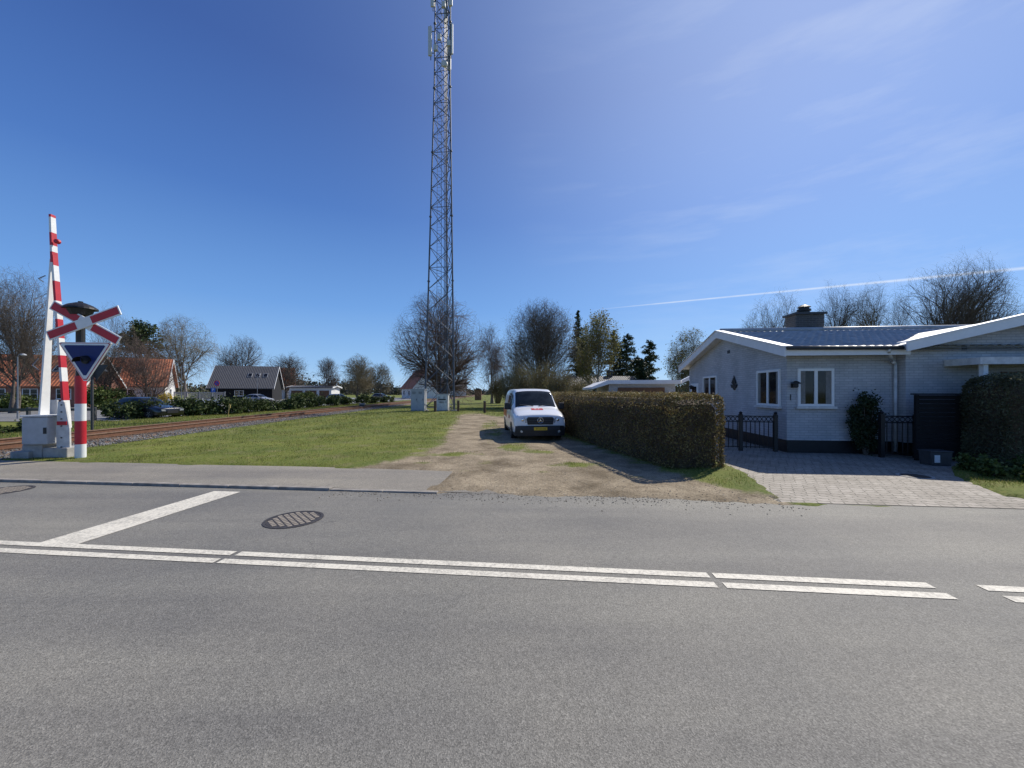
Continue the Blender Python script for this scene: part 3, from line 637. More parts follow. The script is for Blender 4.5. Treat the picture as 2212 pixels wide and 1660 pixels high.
# ---------------------------------------------------------------- black ornamental fence
def ofence(label,p0,p1,posts,h=1.12):
    p0=Vector((*p0,0));p1=Vector((*p1,0)); d=p1-p0; L=d.length; rz=math.atan2(d.y,d.x); t=thing('ornamental_fence',label,'fence',p0,rz)
    b=MB()
    for z in (.12,h-.2,h-.03): b.box(0,L,-.015,.015,z,z+.03)
    n=int(L/.12)
    for i in range(1,n):
        x=L*i/n; b.tube((x,0,.1),(x,0,h-.18),.013,.013,6)
        for k in range(10):
            a0,a1=k*.628,(k+1)*.628; b.tube((x+.055*math.cos(a0),0,h-.1+.06*math.sin(a0)),(x+.055*math.cos(a1),0,h-.1+.06*math.sin(a1)),.011,.011,4)
    b.build('railing',M['black'],t)
    for x in posts:
        MB().box(x-.05,x+.05,-.05,.05,0,h+.02).lathe([(.065,h+.02),(.065,h+.04),(.035,h+.05),(.055,h+.09),(.03,h+.12),(.005,h+.13)],10,0,Tx((x,0,0))).build('post',M['black'],t)
ofence('black iron ornamental fence between the brown hedge and the house corner',(4.95,12.1),(7.95,11.5),(.05,2.05,3.0),1.08)
ofence('black iron ornamental fence right of the climbing shrub',(10.1,10.5),(11.0,10.4),(.0,.85),1.15)
t=thing('timber_screen','black slatted timber bin screen beside the evergreen hedge','screen',(10.5,10.0,0),-A)
b=MB()
for i in range(15): b.box(0,1.9,-.02,.0,.04+i*.112,.147+i*.112)
b.build('slats',M['blacktim'],t)
for x in (.02,1.0,1.86): MB().box(x,x+.07,.002,.07,0,1.72).build('post',M['blacktim'],t)
MB().box(-.02,1.94,-.05,.12,1.725,1.76).build('top_board',M['blacktim'],t)
t=thing('storage_crate','small grey crate with a white label by the black screen','crate',(10.15,9.3,.012),-.1)
MB().plate([(0,0),(.42,0),(.45,.33),(-.03,.33)],-.02,.3).build('body',M['darkgrey'],t,bevel=.01); MB().box(-.04,.46,-.04,.32,.33,.36).build('rim',M['darkgrey'],t,bevel=.01); MB().box(.05,.17,-.026,-.021,.08,.26).build('sticker',M['white'],t)
t=thing('drain_cover','small round drain cover set in the block paving','drain cover',(8.55,8.15,.014))
MB().lathe([(.3,0),(.3,.006),(.25,.007)],28).build('frame',M['concrete'],t)
MB().lathe([(.24,.004),(.24,.009),(.0,.01)],28).build('cover',M['iron'],t)
def manhole(label,x,y,rr,z=.005,rot=.4):
    t=thing('manhole_cover',label,'manhole cover',(x,y,z),rot)
    n=36; b=MB(); vs=[]
    for rr_,zz in ((rr,0),(rr,.006),(rr*.9,.006),(rr*.9,.001)): vs+=[(rr_*math.cos(6.2832*i/n),rr_*math.sin(6.2832*i/n),zz) for i in range(n)]
    b.add(vs,[(k*n+i,k*n+(i+1)%n,(k+1)*n+(i+1)%n,(k+1)*n+i) for k in range(3) for i in range(n)]); b.build('frame',M['iron'],t)
    b=MB().lathe([(rr*.885,0),(rr*.885,.004),(.0,.0042)],n); p=rr*.2
    for i in range(-4,4):
        for j in range(-4,4):
            cx,cy=(i+.5)*p,(j+.5)*p
            if math.hypot(abs(cx)+p*.35,abs(cy)+p*.35)<rr*.86: b.box(cx-p*.36,cx+p*.36,cy-p*.36,cy+p*.36,.0045,.0075,1)
    b.build('cover',[M['iron'],M['ironfill']],t)
manhole('round iron manhole cover with square pattern in the middle of the far lane',-3.07,5.41,.38,rot=.75)
manhole('round iron manhole cover by the kerb at the left edge of the road',-9.25,6.98,.38)
# ---------------------------------------------------------------- van / cars
class Loft:
    def __init__(s,st):
        s.Y=np.array([a[0] for a in st]); s.P=np.array([a[1] for a in st]); s.K,s.J=s.P.shape[:2]
    def cp(s,i,j):
        i=min(max(i,0),s.K-1); j=max(min(j,s.J-1),-(s.J-1)); x,z=s.P[i,abs(j)]; return np.array([x*(1 if j>=0 else -1),s.Y[i],z])
    @staticmethod
    def cr(a,b,c,d,t): return .5*((2*b)+(-a+c)*t+(2*a-5*b+4*c-d)*t*t+(-a+3*b-3*c+d)*t**3)
    def ev(s,t,q):
        i=min(int(math.floor(t)),s.K-2); j=min(int(math.floor(q)),s.J-2); ft=t-i; fq=q-j
        rows=[s.cr(*[s.cp(i+k,j+m) for m in (-1,0,1,2)],fq) for k in (-1,0,1,2)]
        return s.cr(*rows,ft)
    def patch(s,t0,t1,q0,q1,nt,nq,off=0):
        V=[]
        for a in np.linspace(t0,t1,nt+1):
            for b in np.linspace(q0,q1,nq+1):
                p=s.ev(a,b)
                if off:
                    e=.02; n=np.cross(s.ev(min(a+e,s.K-1),b)-s.ev(max(a-e,0),b),s.ev(a,min(b+e,s.J-1))-s.ev(a,max(b-e,-s.J+1))); n/=np.linalg.norm(n)+1e-9
                    if n[2]*.6+n[0]*np.sign(p[0])<0: n=-n
                    p=p+n*off
                V.append(p)
        w=nq+1; Fc=[(i*w+j,i*w+j+1,(i+1)*w+j+1,(i+1)*w+j) for i in range(nt) for j in range(nq)]
        return V,Fc
    def body(s,nt=4,nq=4):
        V,Fc=s.patch(0,s.K-1,-(s.J-1),s.J-1,nt*(s.K-1),nq*2*(s.J-1)); w=nq*2*(s.J-1)+1; n=nt*(s.K-1)
        Fc=list(Fc)+[tuple(range(w)),tuple(range(n*w,(n+1)*w))]+[tuple(i*w for i in range(n+1))+tuple(i*w+w-1 for i in range(n,-1,-1))]
        return V,Fc
def wheel(parent,x,y,r,w,side):
    T=Tx((x,y,r),0,0,rad(90))
    t=MB().lathe([(r*.7,-w/2),(r*.93,-w/2),(r,-w/2+.03),(r,w/2-.03),(r*.93,w/2),(r*.7,w/2)],24,0,T).build('wheel',M['tyre'],parent,smooth=False)
    o=side; b=MB().lathe([(r*.69,o*(w/2-.01)),(r*.6,o*(w/2-.004)),(r*.2,o*(w/2-.03)),(r*.0+.01,o*(w/2-.005))],20,0,T)
    for k in range(5):
        a=k*1.2566; b.add([(r*.15*math.cos(a-.6),r*.15*math.sin(a-.6),o*(w/2)),(r*.62*math.cos(a-.16),r*.62*math.sin(a-.16),o*(w/2+.004)),(r*.62*math.cos(a+.16),r*.62*math.sin(a+.16),o*(w/2+.004)),(r*.15*math.cos(a+.6),r*.15*math.sin(a+.6),o*(w/2))],[(0,1,2,3)],0,T)
    b.build('rim',M['rim'],t)
def arch(parent,x,y,r,zc,side):
    pts=[(y+r*math.cos(a),zc+r*math.sin(a)) for a in np.linspace(-.35,math.pi+.35,18)]; b=MB()
    n=len(pts); x1=x+side*.006; vs=[(x1,p[0],p[1]) for p in pts]+[(x-side*.05,p[0],p[1]) for p in pts]
    b.add(vs,[tuple(range(n)),tuple(range(n,2*n))]+[(i,(i+1)%n,n+(i+1)%n,n+i) for i in range(n)]); b.build('wheel_arch',M['plast'],parent)
def quadpatch(L,name,m,parent,args,off=.006):
    V,Fc=L.patch(*args,off=off); b=MB(); b.add(V,Fc); return b.build(name,m,parent,smooth=True)
van=thing('van','white delivery van facing the road with black bumper and red bonnet logo','van',(1.02,13.9,.02),rad(5.4))
st=[(0,[(0,.90),(.45,.90),(.76,.86),(.83,.7),(.85,.5),(.8,.24)]),
(.10,[(0,.98),(.48,.97),(.84,.91),(.925,.72),(.94,.5),(.89,.2)]),
(.55,[(0,1.11),(.5,1.10),(.87,1.02),(.955,.8),(.962,.5),(.93,.2)]),
(1.0,[(0,1.22),(.5,1.2),(.85,1.12),(.955,.9),(.965,.5),(.93,.2)]),
(1.4,[(0,1.55),(.5,1.52),(.80,1.40),(.955,1.0),(.965,.5),(.93,.2)]),
(1.8,[(0,1.83),(.5,1.81),(.765,1.70),(.952,1.03),(.965,.5),(.93,.2)]),
(2.4,[(0,1.91),(.5,1.895),(.775,1.80),(.955,1.05),(.965,.5),(.93,.2)]),
(4.6,[(0,1.91),(.5,1.895),(.775,1.80),(.955,1.05),(.965,.5),(.93,.2)]),
(5.0,[(0,1.87),(.5,1.86),(.75,1.76),(.93,1.05),(.945,.5),(.91,.22)]),
(5.12,[(0,1.78),(.45,1.77),(.70,1.68),(.87,1.03),(.89,.5),(.86,.28)])]
L=Loft(st); V,Fc=L.body(5,4); b=MB(); b.add(V,Fc); b.build('body',M['vanw'],van,smooth=True)
quadpatch(L,'windscreen',M['cglass'],van,(3.12,4.92,-1.82,1.82,10,12))
for s in (-1,1):
    quadpatch(L,'side_window',M['cglass'],van,(3.95,5.55,s*2.14,s*2.9,8,5))
    quadpatch(L,'side_window',M['cglass'],van,(5.75,6.35,s*2.14,s*2.86,6,5))
    quadpatch(L,'decal',M['orange'],van,(6.3,7.2,s*3.05,s*3.6,4,4),.004)
    quadpatch(L,'decal',M['red'],van,(4.6,5.6,s*3.3,s*3.55,4,3),.004)
    quadpatch(L,'sill_trim',M['plast'],van,(1.2,8.5,s*4.55,s*4.98,20,3),.006)
    for y in (1.0,4.15):
        arch(van,s*.962,y,.42,.34,s); wheel(van,s*.865,y,.335,.22,s)
    mr=MB().box(-.11,.11,-.06,.06,-.13,.13,0,Tx((s*1.08,1.38,1.22))).build('wing_mirror',M['plast'],van,bevel=.03); MB().tube((s*.93,1.38,1.12),(s*1.02,1.38,1.16),.03).build('mirror_arm',M['plast'],mr)
    pts=[(s*.50,.66),(s*.80,.70),(s*.865,.88),(s*.82,.93),(s*.58,.86),(s*.50,.78)]
    hb=MB(); vs=[(x,-.015 if abs(x)<.7 else .012+(abs(x)-.7)*.5,z) for x,z in pts]+[(x,.2,z) for x,z in pts]; n=6
    hb.add(vs,[tuple(range(n)),tuple(range(n,2*n))]+[(i,(i+1)%n,n+(i+1)%n,n+i) for i in range(n)]); hl=hb.build('headlight',M['lamp'],van,bevel=.008)
    MB().lathe([(.055,0),(.04,-.012),(.01,-.014)],14,0,Tx((s*.64,-.016,.77),0,-rad(90))).build('lamp_reflector',M['chrome'],hl)
    MB().lathe([(.06,0),(.045,.014),(.01,.016)],14,0,Tx((s*.68,-.045,.36),0,rad(90))).build('fog_light',M['lamp'],van)
b=MB(); pts=[(-.90,.16,.13),(-.88,.02,0),(-.7,-.045,0),(0,-.075,0),(.7,-.045,0),(.88,.02,0),(.90,.16,0)]
vs=[]
for x,y,_ in pts: vs+=[(x*1.02,y,.19),(x*1.03,y-.015,.42),(x*1.02,y,.56),(x*.99,.3,.56),(x*.99,.3,.19)]
k=5; fs=[(i*k+j,i*k+(j+1)%k,(i+1)*k+(j+1)%k,(i+1)*k+j) for i in range(6) for j in range(k)]+[tuple(range(5)),tuple(range(30,35))]
b.add(vs,fs); bp=b.build('bumper',M['plast'],van,bevel=.01)
gr=MB(); gr.plate([(-.46,.6),(.46,.6),(.5,.82),(.44,.87),(-.44,.87),(-.5,.82)],-.035,.05); grl=gr.build('grille',M['plast'],van,bevel=.008)
b=MB()
for z in (.66,.74,.81): b.box(-.45,.45,-.052,-.036,z-.009,z+.009)
b.build('grille_bar',M['darkgrey'],grl)
b=MB()
for i in range(24):
    a0,a1=i*.2618,(i+1)*.2618; b.tube((.1*math.cos(a0),0,.1*math.sin(a0)),(.1*math.cos(a1),0,.1*math.sin(a1)),.009,.009,5)
for i in range(3):
    a=math.pi/2+i*2.0944; b.plate([(.018*math.cos(a-1.05),.018*math.sin(a-1.05)),(.095*math.cos(a),.095*math.sin(a)),(.018*math.cos(a+1.05),.018*math.sin(a+1.05)),(0,0)],-.006,.006)
em=b.build('emblem',M['chrome'],grl); em.location=(0,-.06,.75)
pl=MB().box(-.24,.24,-.1,-.078,.40,.505).build('number_plate',M['plate'],van); text('plate_number','BT 62 666',.085,M['black'],pl,Tx((.01,-.102,.452))@FR,.001)
quadpatch(L,'bonnet_logo',M['red'],van,(1.9,2.45,-.46,.40,4,4),.006)
lg=MB()
for (q0,q1) in ((-.25,-.08),(.02,.14)):
    V,Fc=L.patch(2.1,2.26,q0,q1,2,2,off=.009); lg.add(V,Fc)
lg.build('bonnet_lettering',M['white'],van)
for s in (-1,1): MB().tube((s*.1,.98,1.235),(s*.62,1.1,1.29),.012,.012,5).build('wiper',M['plast'],van)
CAR=[(0,[(0,.68),(.4,.68),(.62,.64),(.72,.55),(.74,.42),(.70,.22)]),(.15,[(0,.76),(.45,.75),(.74,.70),(.83,.58),(.86,.42),(.82,.2)]),
(.9,[(0,.92),(.45,.90),(.78,.84),(.88,.66),(.9,.45),(.86,.19)]),(1.2,[(0,.98),(.45,.96),(.76,.90),(.88,.74),(.9,.45),(.86,.18)]),
(1.6,[(0,1.21),(.4,1.2),(.68,1.09),(.87,.86),(.9,.45),(.86,.18)]),(2.0,[(0,1.41),(.4,1.4),(.6,1.31),(.87,.89),(.9,.45),(.86,.18)]),
(2.6,[(0,1.47),(.4,1.46),(.6,1.38),(.88,.91),(.9,.45),(.86,.18)]),(3.5,[(0,1.43),(.4,1.42),(.58,1.33),(.88,.93),(.9,.45),(.86,.18)]),
(4.0,[(0,1.22),(.4,1.2),(.58,1.12),(.85,.92),(.88,.48),(.84,.2)]),(4.25,[(0,.96),(.4,.95),(.6,.91),(.78,.8),(.8,.5),(.76,.26)])]
def car(label,x,y,rz,col,rough=.3,sy=1,szz=1,grp='cars parked across the railway',name='parked_car'):
    t=thing(name,label,'car',(x,y,-.015),rz,grp); m=mat('car_paint_'+label.split()[0],col,rough,.1,.05,2,0,.7)
    L=Loft([(yy*sy-2.1*sy,[(a,b*(szz if b>.5 else 1)) for a,b in p]) for yy,p in CAR]); V,Fc=L.body(3,3); b=MB(); b.add(V,Fc); b.build('body',m,t,smooth=True)
    quadpatch(L,'windscreen',M['cglass'],t,(3.15,4.9,-1.75,1.75,6,8)); quadpatch(L,'rear_window',M['cglass'],t,(7.15,8.45,-1.7,1.7,5,8))
    for s in (-1,1):
        quadpatch(L,'side_window',M['cglass'],t,(4.05,5.75,s*2.12,s*2.88,6,4)); quadpatch(L,'side_window',M['cglass'],t,(5.85,7.5,s*2.12,s*2.86,6,4))
        for yy in (.8,3.4): arch(t,s*.893,(yy-2.1)*sy,.37,.31,s); wheel(t,s*.8,(yy-2.1)*sy,.31,.2,s)
        MB().plate([(s*.45,.5),(s*.7,.52),(s*.72,.63),(s*.5,.62)],-2.13*sy,-1.95*sy).build('headlight',M['lamp'],t)
        MB().plate([(s*.5,.62),(s*.76,.64),(s*.76,.78),(s*.55,.78)],2.0*sy,2.17*sy).build('tail_light',M['red'],t)
    MB().box(-.35,.35,-2.13*sy,-2.0,.36,.56).build('grille',M['plast'],t)
    return t
car('black estate car parked behind the bushes at left',-25.6,27.0,rad(78),(.012,.013,.015),.25,1.05,1.0)
# ---------------------------------------------------------------- crossing barrier
Y0=10.4
bt=thing('crossing_barrier','raised red and white railway barrier on a grey machine housing','barrier',(gx(118,Y0),Y0,.04),rad(4))
def bz(py): return gz(py,Y0)-.04
def bxx(px): return gx(px,Y0)-gx(118,Y0)
def striped(mb,p0,p1,w0,w1,th,bands):
    p0=Vector(p0);p1=Vector(p1); d=p1-p0; L=d.length
    T=Matrix.Translation(p0)@d.to_track_quat('Z','Y').to_matrix().to_4x4()
    ts=[0]+bands+[1]
    for i in range(len(ts)-1):
        a,b=ts[i],ts[i+1]; wa=w0+(w1-w0)*a; wb=w0+(w1-w0)*b
        mb.add([(-wa/2,-th/2,a*L),(wa/2,-th/2,a*L),(wa/2,th/2,a*L),(-wa/2,th/2,a*L),(-wb/2,-th/2,b*L),(wb/2,-th/2,b*L),(wb/2,th/2,b*L),(-wb/2,th/2,b*L)],
          [(0,1,5,4),(1,2,6,5),(2,3,7,6),(3,0,4,7)]+([(0,1,2,3)] if i==0 else [])+([(4,5,6,7)] if i==len(ts)-2 else []),i%2,T)
b=MB(); striped(b,(bxx(144),0,bz(925)),(bxx(117),0,bz(552)),.16,.13,.06,[.16,.27,.35,.42,.52,.63,.735,.85,.94]); b.build('boom',[M['white'],M['red']],bt)
b=MB(); striped(b,(bxx(118),0,bz(580)),(bxx(113),0,bz(465)),.15,.12,.055,[.1,.3,.42,.66,.95]); b.build('boom_tip',[M['white'],M['red']],bt)
b=MB(); striped(b,(bxx(92),.05,bz(905)),(bxx(110),.04,bz(560)),.22,.08,.05,[.999]); b.build('boom_brace',[M['white'],M['white']],bt)
MB().path([(bxx(86),.0,bz(800)),(bxx(78),-.05,bz(790)),(bxx(86),0,bz(775))],.012).build('brace_clip',M['galv'],bt); MB().path([(bxx(96),0,bz(610)),(bxx(90),-.05,bz(604)),(bxx(100),0,bz(596))],.012).build('brace_clip',M['galv'],bt)
MB().lathe([(.05,-.05),(.065,-.03),(.065,.03),(.05,.05)],12,0,Tx((bxx(126),-.03,bz(523)),0,rad(90))).build('warning_lamp',M['red'],bt)
hs=MB().box(bxx(78),bxx(128),-.3,.25,bz(958),bz(900)).build('machine_housing',M['grey'],bt,bevel=.03)
MB().box(bxx(76),bxx(130),-.32,.27,bz(899.5),bz(896)).build('lid',M['whiteold'],hs,bevel=.01)
MB().box(bxx(121),bxx(127),-.312,-.302,bz(935),bz(922)).build('lock_plate',M['black'],hs)
MB().box(bxx(70),bxx(110),-.2,.3,0,bz(959)).build('pedestal',M['concrete'],bt,bevel=.02)
b=MB().plate([(bxx(132),bz(985)),(bxx(158),bz(985)),(bxx(157),bz(925)),(bxx(147),bz(868)),(bxx(134),bz(868)),(bxx(130),bz(930))],-.12,-.07); b.build('counterweight',M['whiteold'],bt,bevel=.01)
b=MB().plate([(bxx(80),bz(960)),(bxx(103),bz(960)),(bxx(101),bz(865)),(bxx(87),bz(865)),(bxx(80),bz(900))],.26,.31); b.build('bracket',M['grey'],bt,bevel=.01)
for pz_ in (875,890,905,920,945,965): MB().tube((bxx(142),-.14,bz(pz_)),(bxx(142),-.1,bz(pz_)),.018,.018,8).build('bolt',M['darkgrey'],bt)
MB().box(bxx(134),bxx(153),-.145,-.122,bz(918),bz(910)).build('red_strip',M['red'],bt)
MB().box(bxx(56),bxx(92),-.3,.35,-.06,bz(972)).build('foundation',M['concrete'],bt,bevel=.02); MB().box(bxx(112),bxx(160),-.22,.3,-.06,bz(966)).build('foundation',M['concrete'],bt,bevel=.02)
# ---------------------------------------------------------------- crossing signal
Y1=10.2
def zz(py): return gz(py,Y1)
def hood(T,parent,k=1,dep=.36):
    hd=MB(); pr=[]
    for i in range(15):
        a=-.1+ (math.pi+.2)*i/14; pr.append((math.cos(a)*.19*k,math.sin(a)*.19*k))
    n=len(pr); hd.add([(x,0,z) for x,z in pr]+[(x*1.05,-dep,z*.9-.04) for x,z in pr],[(i,i+1,n+i+1,n+i) for i in range(n-1)],0,T)
    hd.lathe([(.12*k,0),(.12*k,.03),(.01,.035)],18,0,T@Tx((0,0,0),0,rad(90))); return hd.build('lamp_hood',M['black'],parent)
t=thing('crossing_signal','red and white striped crossing signal post with crossbuck and triangle board','railway signal',(gx(174,Y1),Y1,0.03),rad(4))
b=MB()
for a,c,mi in [(993,962,0),(962,912,1),(912,875,0),(875,815,1)]: b.tube((0,0,max(0,zz(a))),(0,0,zz(c)),.11,.11,20,mi,True)
b.build('post',[M['white'],M['red']],t)
MB().tube((0,.0,zz(815)),(0,.0,zz(682)),.09,.09,14).build('upper_post',M['black'],t)
cx=.28; cz=zz(703)
for s,yy in ((1,-.16),(-1,-.20)):
    T=Tx((cx,yy,cz))@Matrix.Rotation(rad(30 if s>0 else -22),4,'Y'); Lh=.94; w=.125
    p=MB().plate([(-Lh,-w),(Lh,-w),(Lh,w),(-Lh,w)],-.012,.012,0,T)
    for q in (-1,1): p.plate([(q*.2,-.095),(q*(Lh-.03),-.095),(q*(Lh-.03),.095),(q*.2,.095)],-.017,-.013,1,T)
    p.build('cross_plank',[M['white'],M['red']],t)
MB().box(0,cx,-.14,-.09,cz-.05,cz+.05).build('bracket',M['black'],t)
zt=zz(748)+.02; zb=zz(826); hw=.64
def tri(s): c=(zt*2+zb)/3; return [(cx+x*s,c+(z-c)*s) for x,z in ((-hw,zt),(-hw+.04,zt+.03),(hw-.04,zt+.03),(hw,zt),(.04,zb),(-.04,zb))]
sb=MB().plate(tri(1),-.17,-.14,0).plate(tri(.96),-.175,-.171,1).plate(tri(.92),-.18,-.176,0).plate(tri(.78),-.186,-.181,2); sb.build('signal_board',[M['white'],M['red'],M['navy']],t)
MB().box(0,cx,-.135,-.09,zt-.25,zt-.15).build('bracket',M['black'],t)
hood(Tx((cx+.03,-.19,zz(783))),t,.72,.2)
MB().lathe([(.34,3.96),(.33,4.0),(.24,4.07),(.1,4.13),(.02,4.15)],20,0).lathe([(.2,3.8),(.26,3.955)],16).lathe([(.05,4.14),(.05,4.17)],8).build('bell',M['black'],t,smooth=False)
YF=17.
t=thing('crossing_signal','dark signal lamp on a thin pole seen from behind across the railway','railway signal',(gx(199,YF),YF,0),rad(200))
MB().tube((0,0,0),(0,0,gz(780,YF)),.05,.045,12).build('post',M['darkgrey'],t)
zt=gz(788,YF); zb=gz(822,YF); MB().plate([(-.5,zt),(.3,zt),(-.1,zb)],-.12,-.09).build('signal_board',M['darkgrey'],t); hood(Tx((-.12,-.13,gz(800,YF))),t,.8)
# ---------------------------------------------------------------- mast
MY=36.; mx=gx(953,MY)
mt=thing('radio_mast','tall grey steel lattice mast with white antenna panels beside the railway','mast',(mx,MY,.03))
base=[(-1.4,-.55),(1.35,-.85),(.3,1.75)]
def sc_(z): return 1-.47*min(z,31)/31
def lp(k,z): s=sc_(z); return Vector((base[k][0]*s+.006*z,base[k][1]*s,z))
HT=42
for k in range(3):
    b=MB()
    for z in range(0,HT,3): b.tube(lp(k,z),lp(k,z+3),.085-.0008*z,.085-.0008*z,8)
    for z in range(6,HT,6): b.tube(lp(k,z)-Vector((0,0,.05)),lp(k,z)+Vector((0,0,.05)),.13,.13,8)
    b.build('leg',M['steel'],mt)
for f in range(3):
    a,c=f,(f+1)%3; b=MB(); z=.3; i=0
    while z<HT-2:
        st_=2.1*sc_(z)+.25; z2=min(z+st_,HT-.3)
        b.tube(lp(a,z),lp(c,z2),.029,.029,5); b.tube(lp(c,z),lp(a,z2),.029,.029,5)
        if i%3==0: b.tube(lp(a,z),lp(c,z),.028,.028,5)
        z=z2; i+=1
    b.build('bracing',M['steel'],mt)
b=MB()
def ld(z): return Vector((-.25*sc_(z),.1,z))
for s in (-.2,.2): b.tube(ld(.3)+Vector((s,0,0)),ld(HT-1)+Vector((s,0,0)),.02,.02,5)
for i in range(130): z=.5+i*.31; b.tube(ld(z)+Vector((-.2,0,0)),ld(z)+Vector((.2,0,0)),.012,.012,4)
b.build('ladder',M['steel'],mt)
b=MB()
for i,s in enumerate((.1,.16,.22,.28,.34)): b.tube((s+.1,.35,.2),(s+.15,.25,37),.018,.018,5)
b.build('cable_run',M['black'],mt)
def ant(x,y,z0,z1,w=.34):
    o=MB().box(x-w/2,x+w/2,y-.09,y+.09,z0,z1).build('antenna',M['antenna'],mt,bevel=.04)
    c=lp(0 if x<0 else 1,(z0+z1)/2); bb=MB()
    for z in (z0+.35,z1-.35): bb.tube((x,y+.1,z),(c.x,c.y,z),.035,.035,6)
    bb.tube((x*.96,y+.16,z0-.25),(x*.96,y+.16,z1+.25),.04,.04,6); bb.build('antenna_bracket',M['steel'],o)
ant(-.96,-.4,32.9,35.6); ant(1.0,-.35,33.1,35.9); ant(.55,1.3,33.0,35.5); ant(.98,-.62,37.3,39.6,.36); ant(-.72,-.45,37.4,39.8,.34); ant(.2,1.2,37.4,39.7,.3)
for x,z in ((-.1,34.6),(.78,34.0),(-.45,33.6),(.3,37.6)): MB().box(x-.17,x+.17,-.55,-.3,z-.25,z+.25).build('radio_unit',M['antenna'],mt,bevel=.02)
MB().lathe([(.3,0),(.3,.1),(.26,.2),(.02,.22)],20,0,Tx((.45,-.75,31.8),0,rad(90))).build('dish',M['antenna'],mt)
for k in range(3): MB().box(base[k][0]-.3,base[k][0]+.3,base[k][1]-.3,base[k][1]+.3,-.1,.12).build('footing',M['concrete'],mt)
def cabinet(label,px,Y,w,h,d,doors=2,m='whiteold'):
    t=thing('equipment_cabinet',label,'cabinet',(gx(px,Y),Y,.05),rad(-4))
    MB().box(-w/2,w/2,-d/2,d/2,.1,h).build('body',M[m],t,bevel=.015); MB().box(-w/2-.05,w/2+.05,-d/2-.06,d/2+.05,h+.002,h+.07).build('roof',M['grey'],t)
    MB().box(-w/2-.03,w/2+.03,-d/2-.03,d/2+.03,-.1,.098).build('plinth',M['concrete'],t)
    for i in range(doors):
        x0=-w/2+.04+i*(w-.06)/doors; x1=x0+(w-.06)/doors-.03
        dr=MB().box(x0,x1,-d/2-.02,-d/2-.003,.16,h-.06).build('door',M[m],t); MB().box(x1-.1,x1-.06,-d/2-.04,-d/2-.021,h*.5,h*.5+.15).build('handle',M['black'],dr)
        b=MB()
        for k in range(5): b.box(x0+.08,x1-.15,-d/2-.026,-d/2-.021,h-.4+k*.05,h-.38+k*.05)
        b.build('vent',M['darkgrey'],dr)
    return t
cabinet('pale grey double equipment cabinet left of the mast base',905,35.3,1.25,1.95,.8,2,'grey')
cb2=cabinet('white equipment cabinet with dark labels under the mast',957,35.0,1.0,1.5,.7,2,'whiteold')
MB().box(-.35,.35,-.385,-.375,1.0,1.12).build('sign',M['darkgrey'],cb2); MB().box(-.3,.2,-.385,-.375,.8,.86).build('sign',M['darkgrey'],cb2)
for i,(px,Y,l) in enumerate(((1047,32,'short dark wooden post standing in the grass left of the van'),(990,34.5,'short dark wooden post right of the mast foot'),(940,33.6,'short dark wooden post before the mast cabinets'))):
    t=thing('wooden_post',l,'post',(gx(px,Y),Y,.04)); MB().tube((0,0,0),(0,0,.95),.11,.11,10).build('post_body',M['sleeper'],t); MB().lathe([(.115,.952),(.115,.98),(.02,1.02)],10).build('cap',M['darkgrey'],t)
t=thing('marker_stake','thin yellow marker stake leaning beside the railway','stake',(gx(474,22),22.6,0)); b=MB(); b.tube((0,0,0),(.14,0,1.1),.022,.016,6); b.build('stake_rod',M['stake'],t); MB().box(.09,.19,-.02,.02,.85,1.05).build('tag',M['stake'],t)
t=thing('relay_box','small grey track relay box beside the far rails','relay box',(gx(783,40.5),40.5,0.0)); MB().box(-.25,.25,-.2,.2,.0,.5).build('body',M['darkgrey'],t,bevel=.02); MB().box(-.3,.3,-.25,.25,.502,.55).build('lid',M['grey'],t)
t=thing('trackside_hut','small brown trackside hut far down the dirt track','hut',(gx(1033,85),85,0)); MB().box(-.7,.7,-.6,.6,0,2.3).build('wall',M['brown'],t); MB().plate([(-.85,2.3),(.85,2.3),(0,2.65)],-.75,.75).build('roof',M['darkgrey'],t)
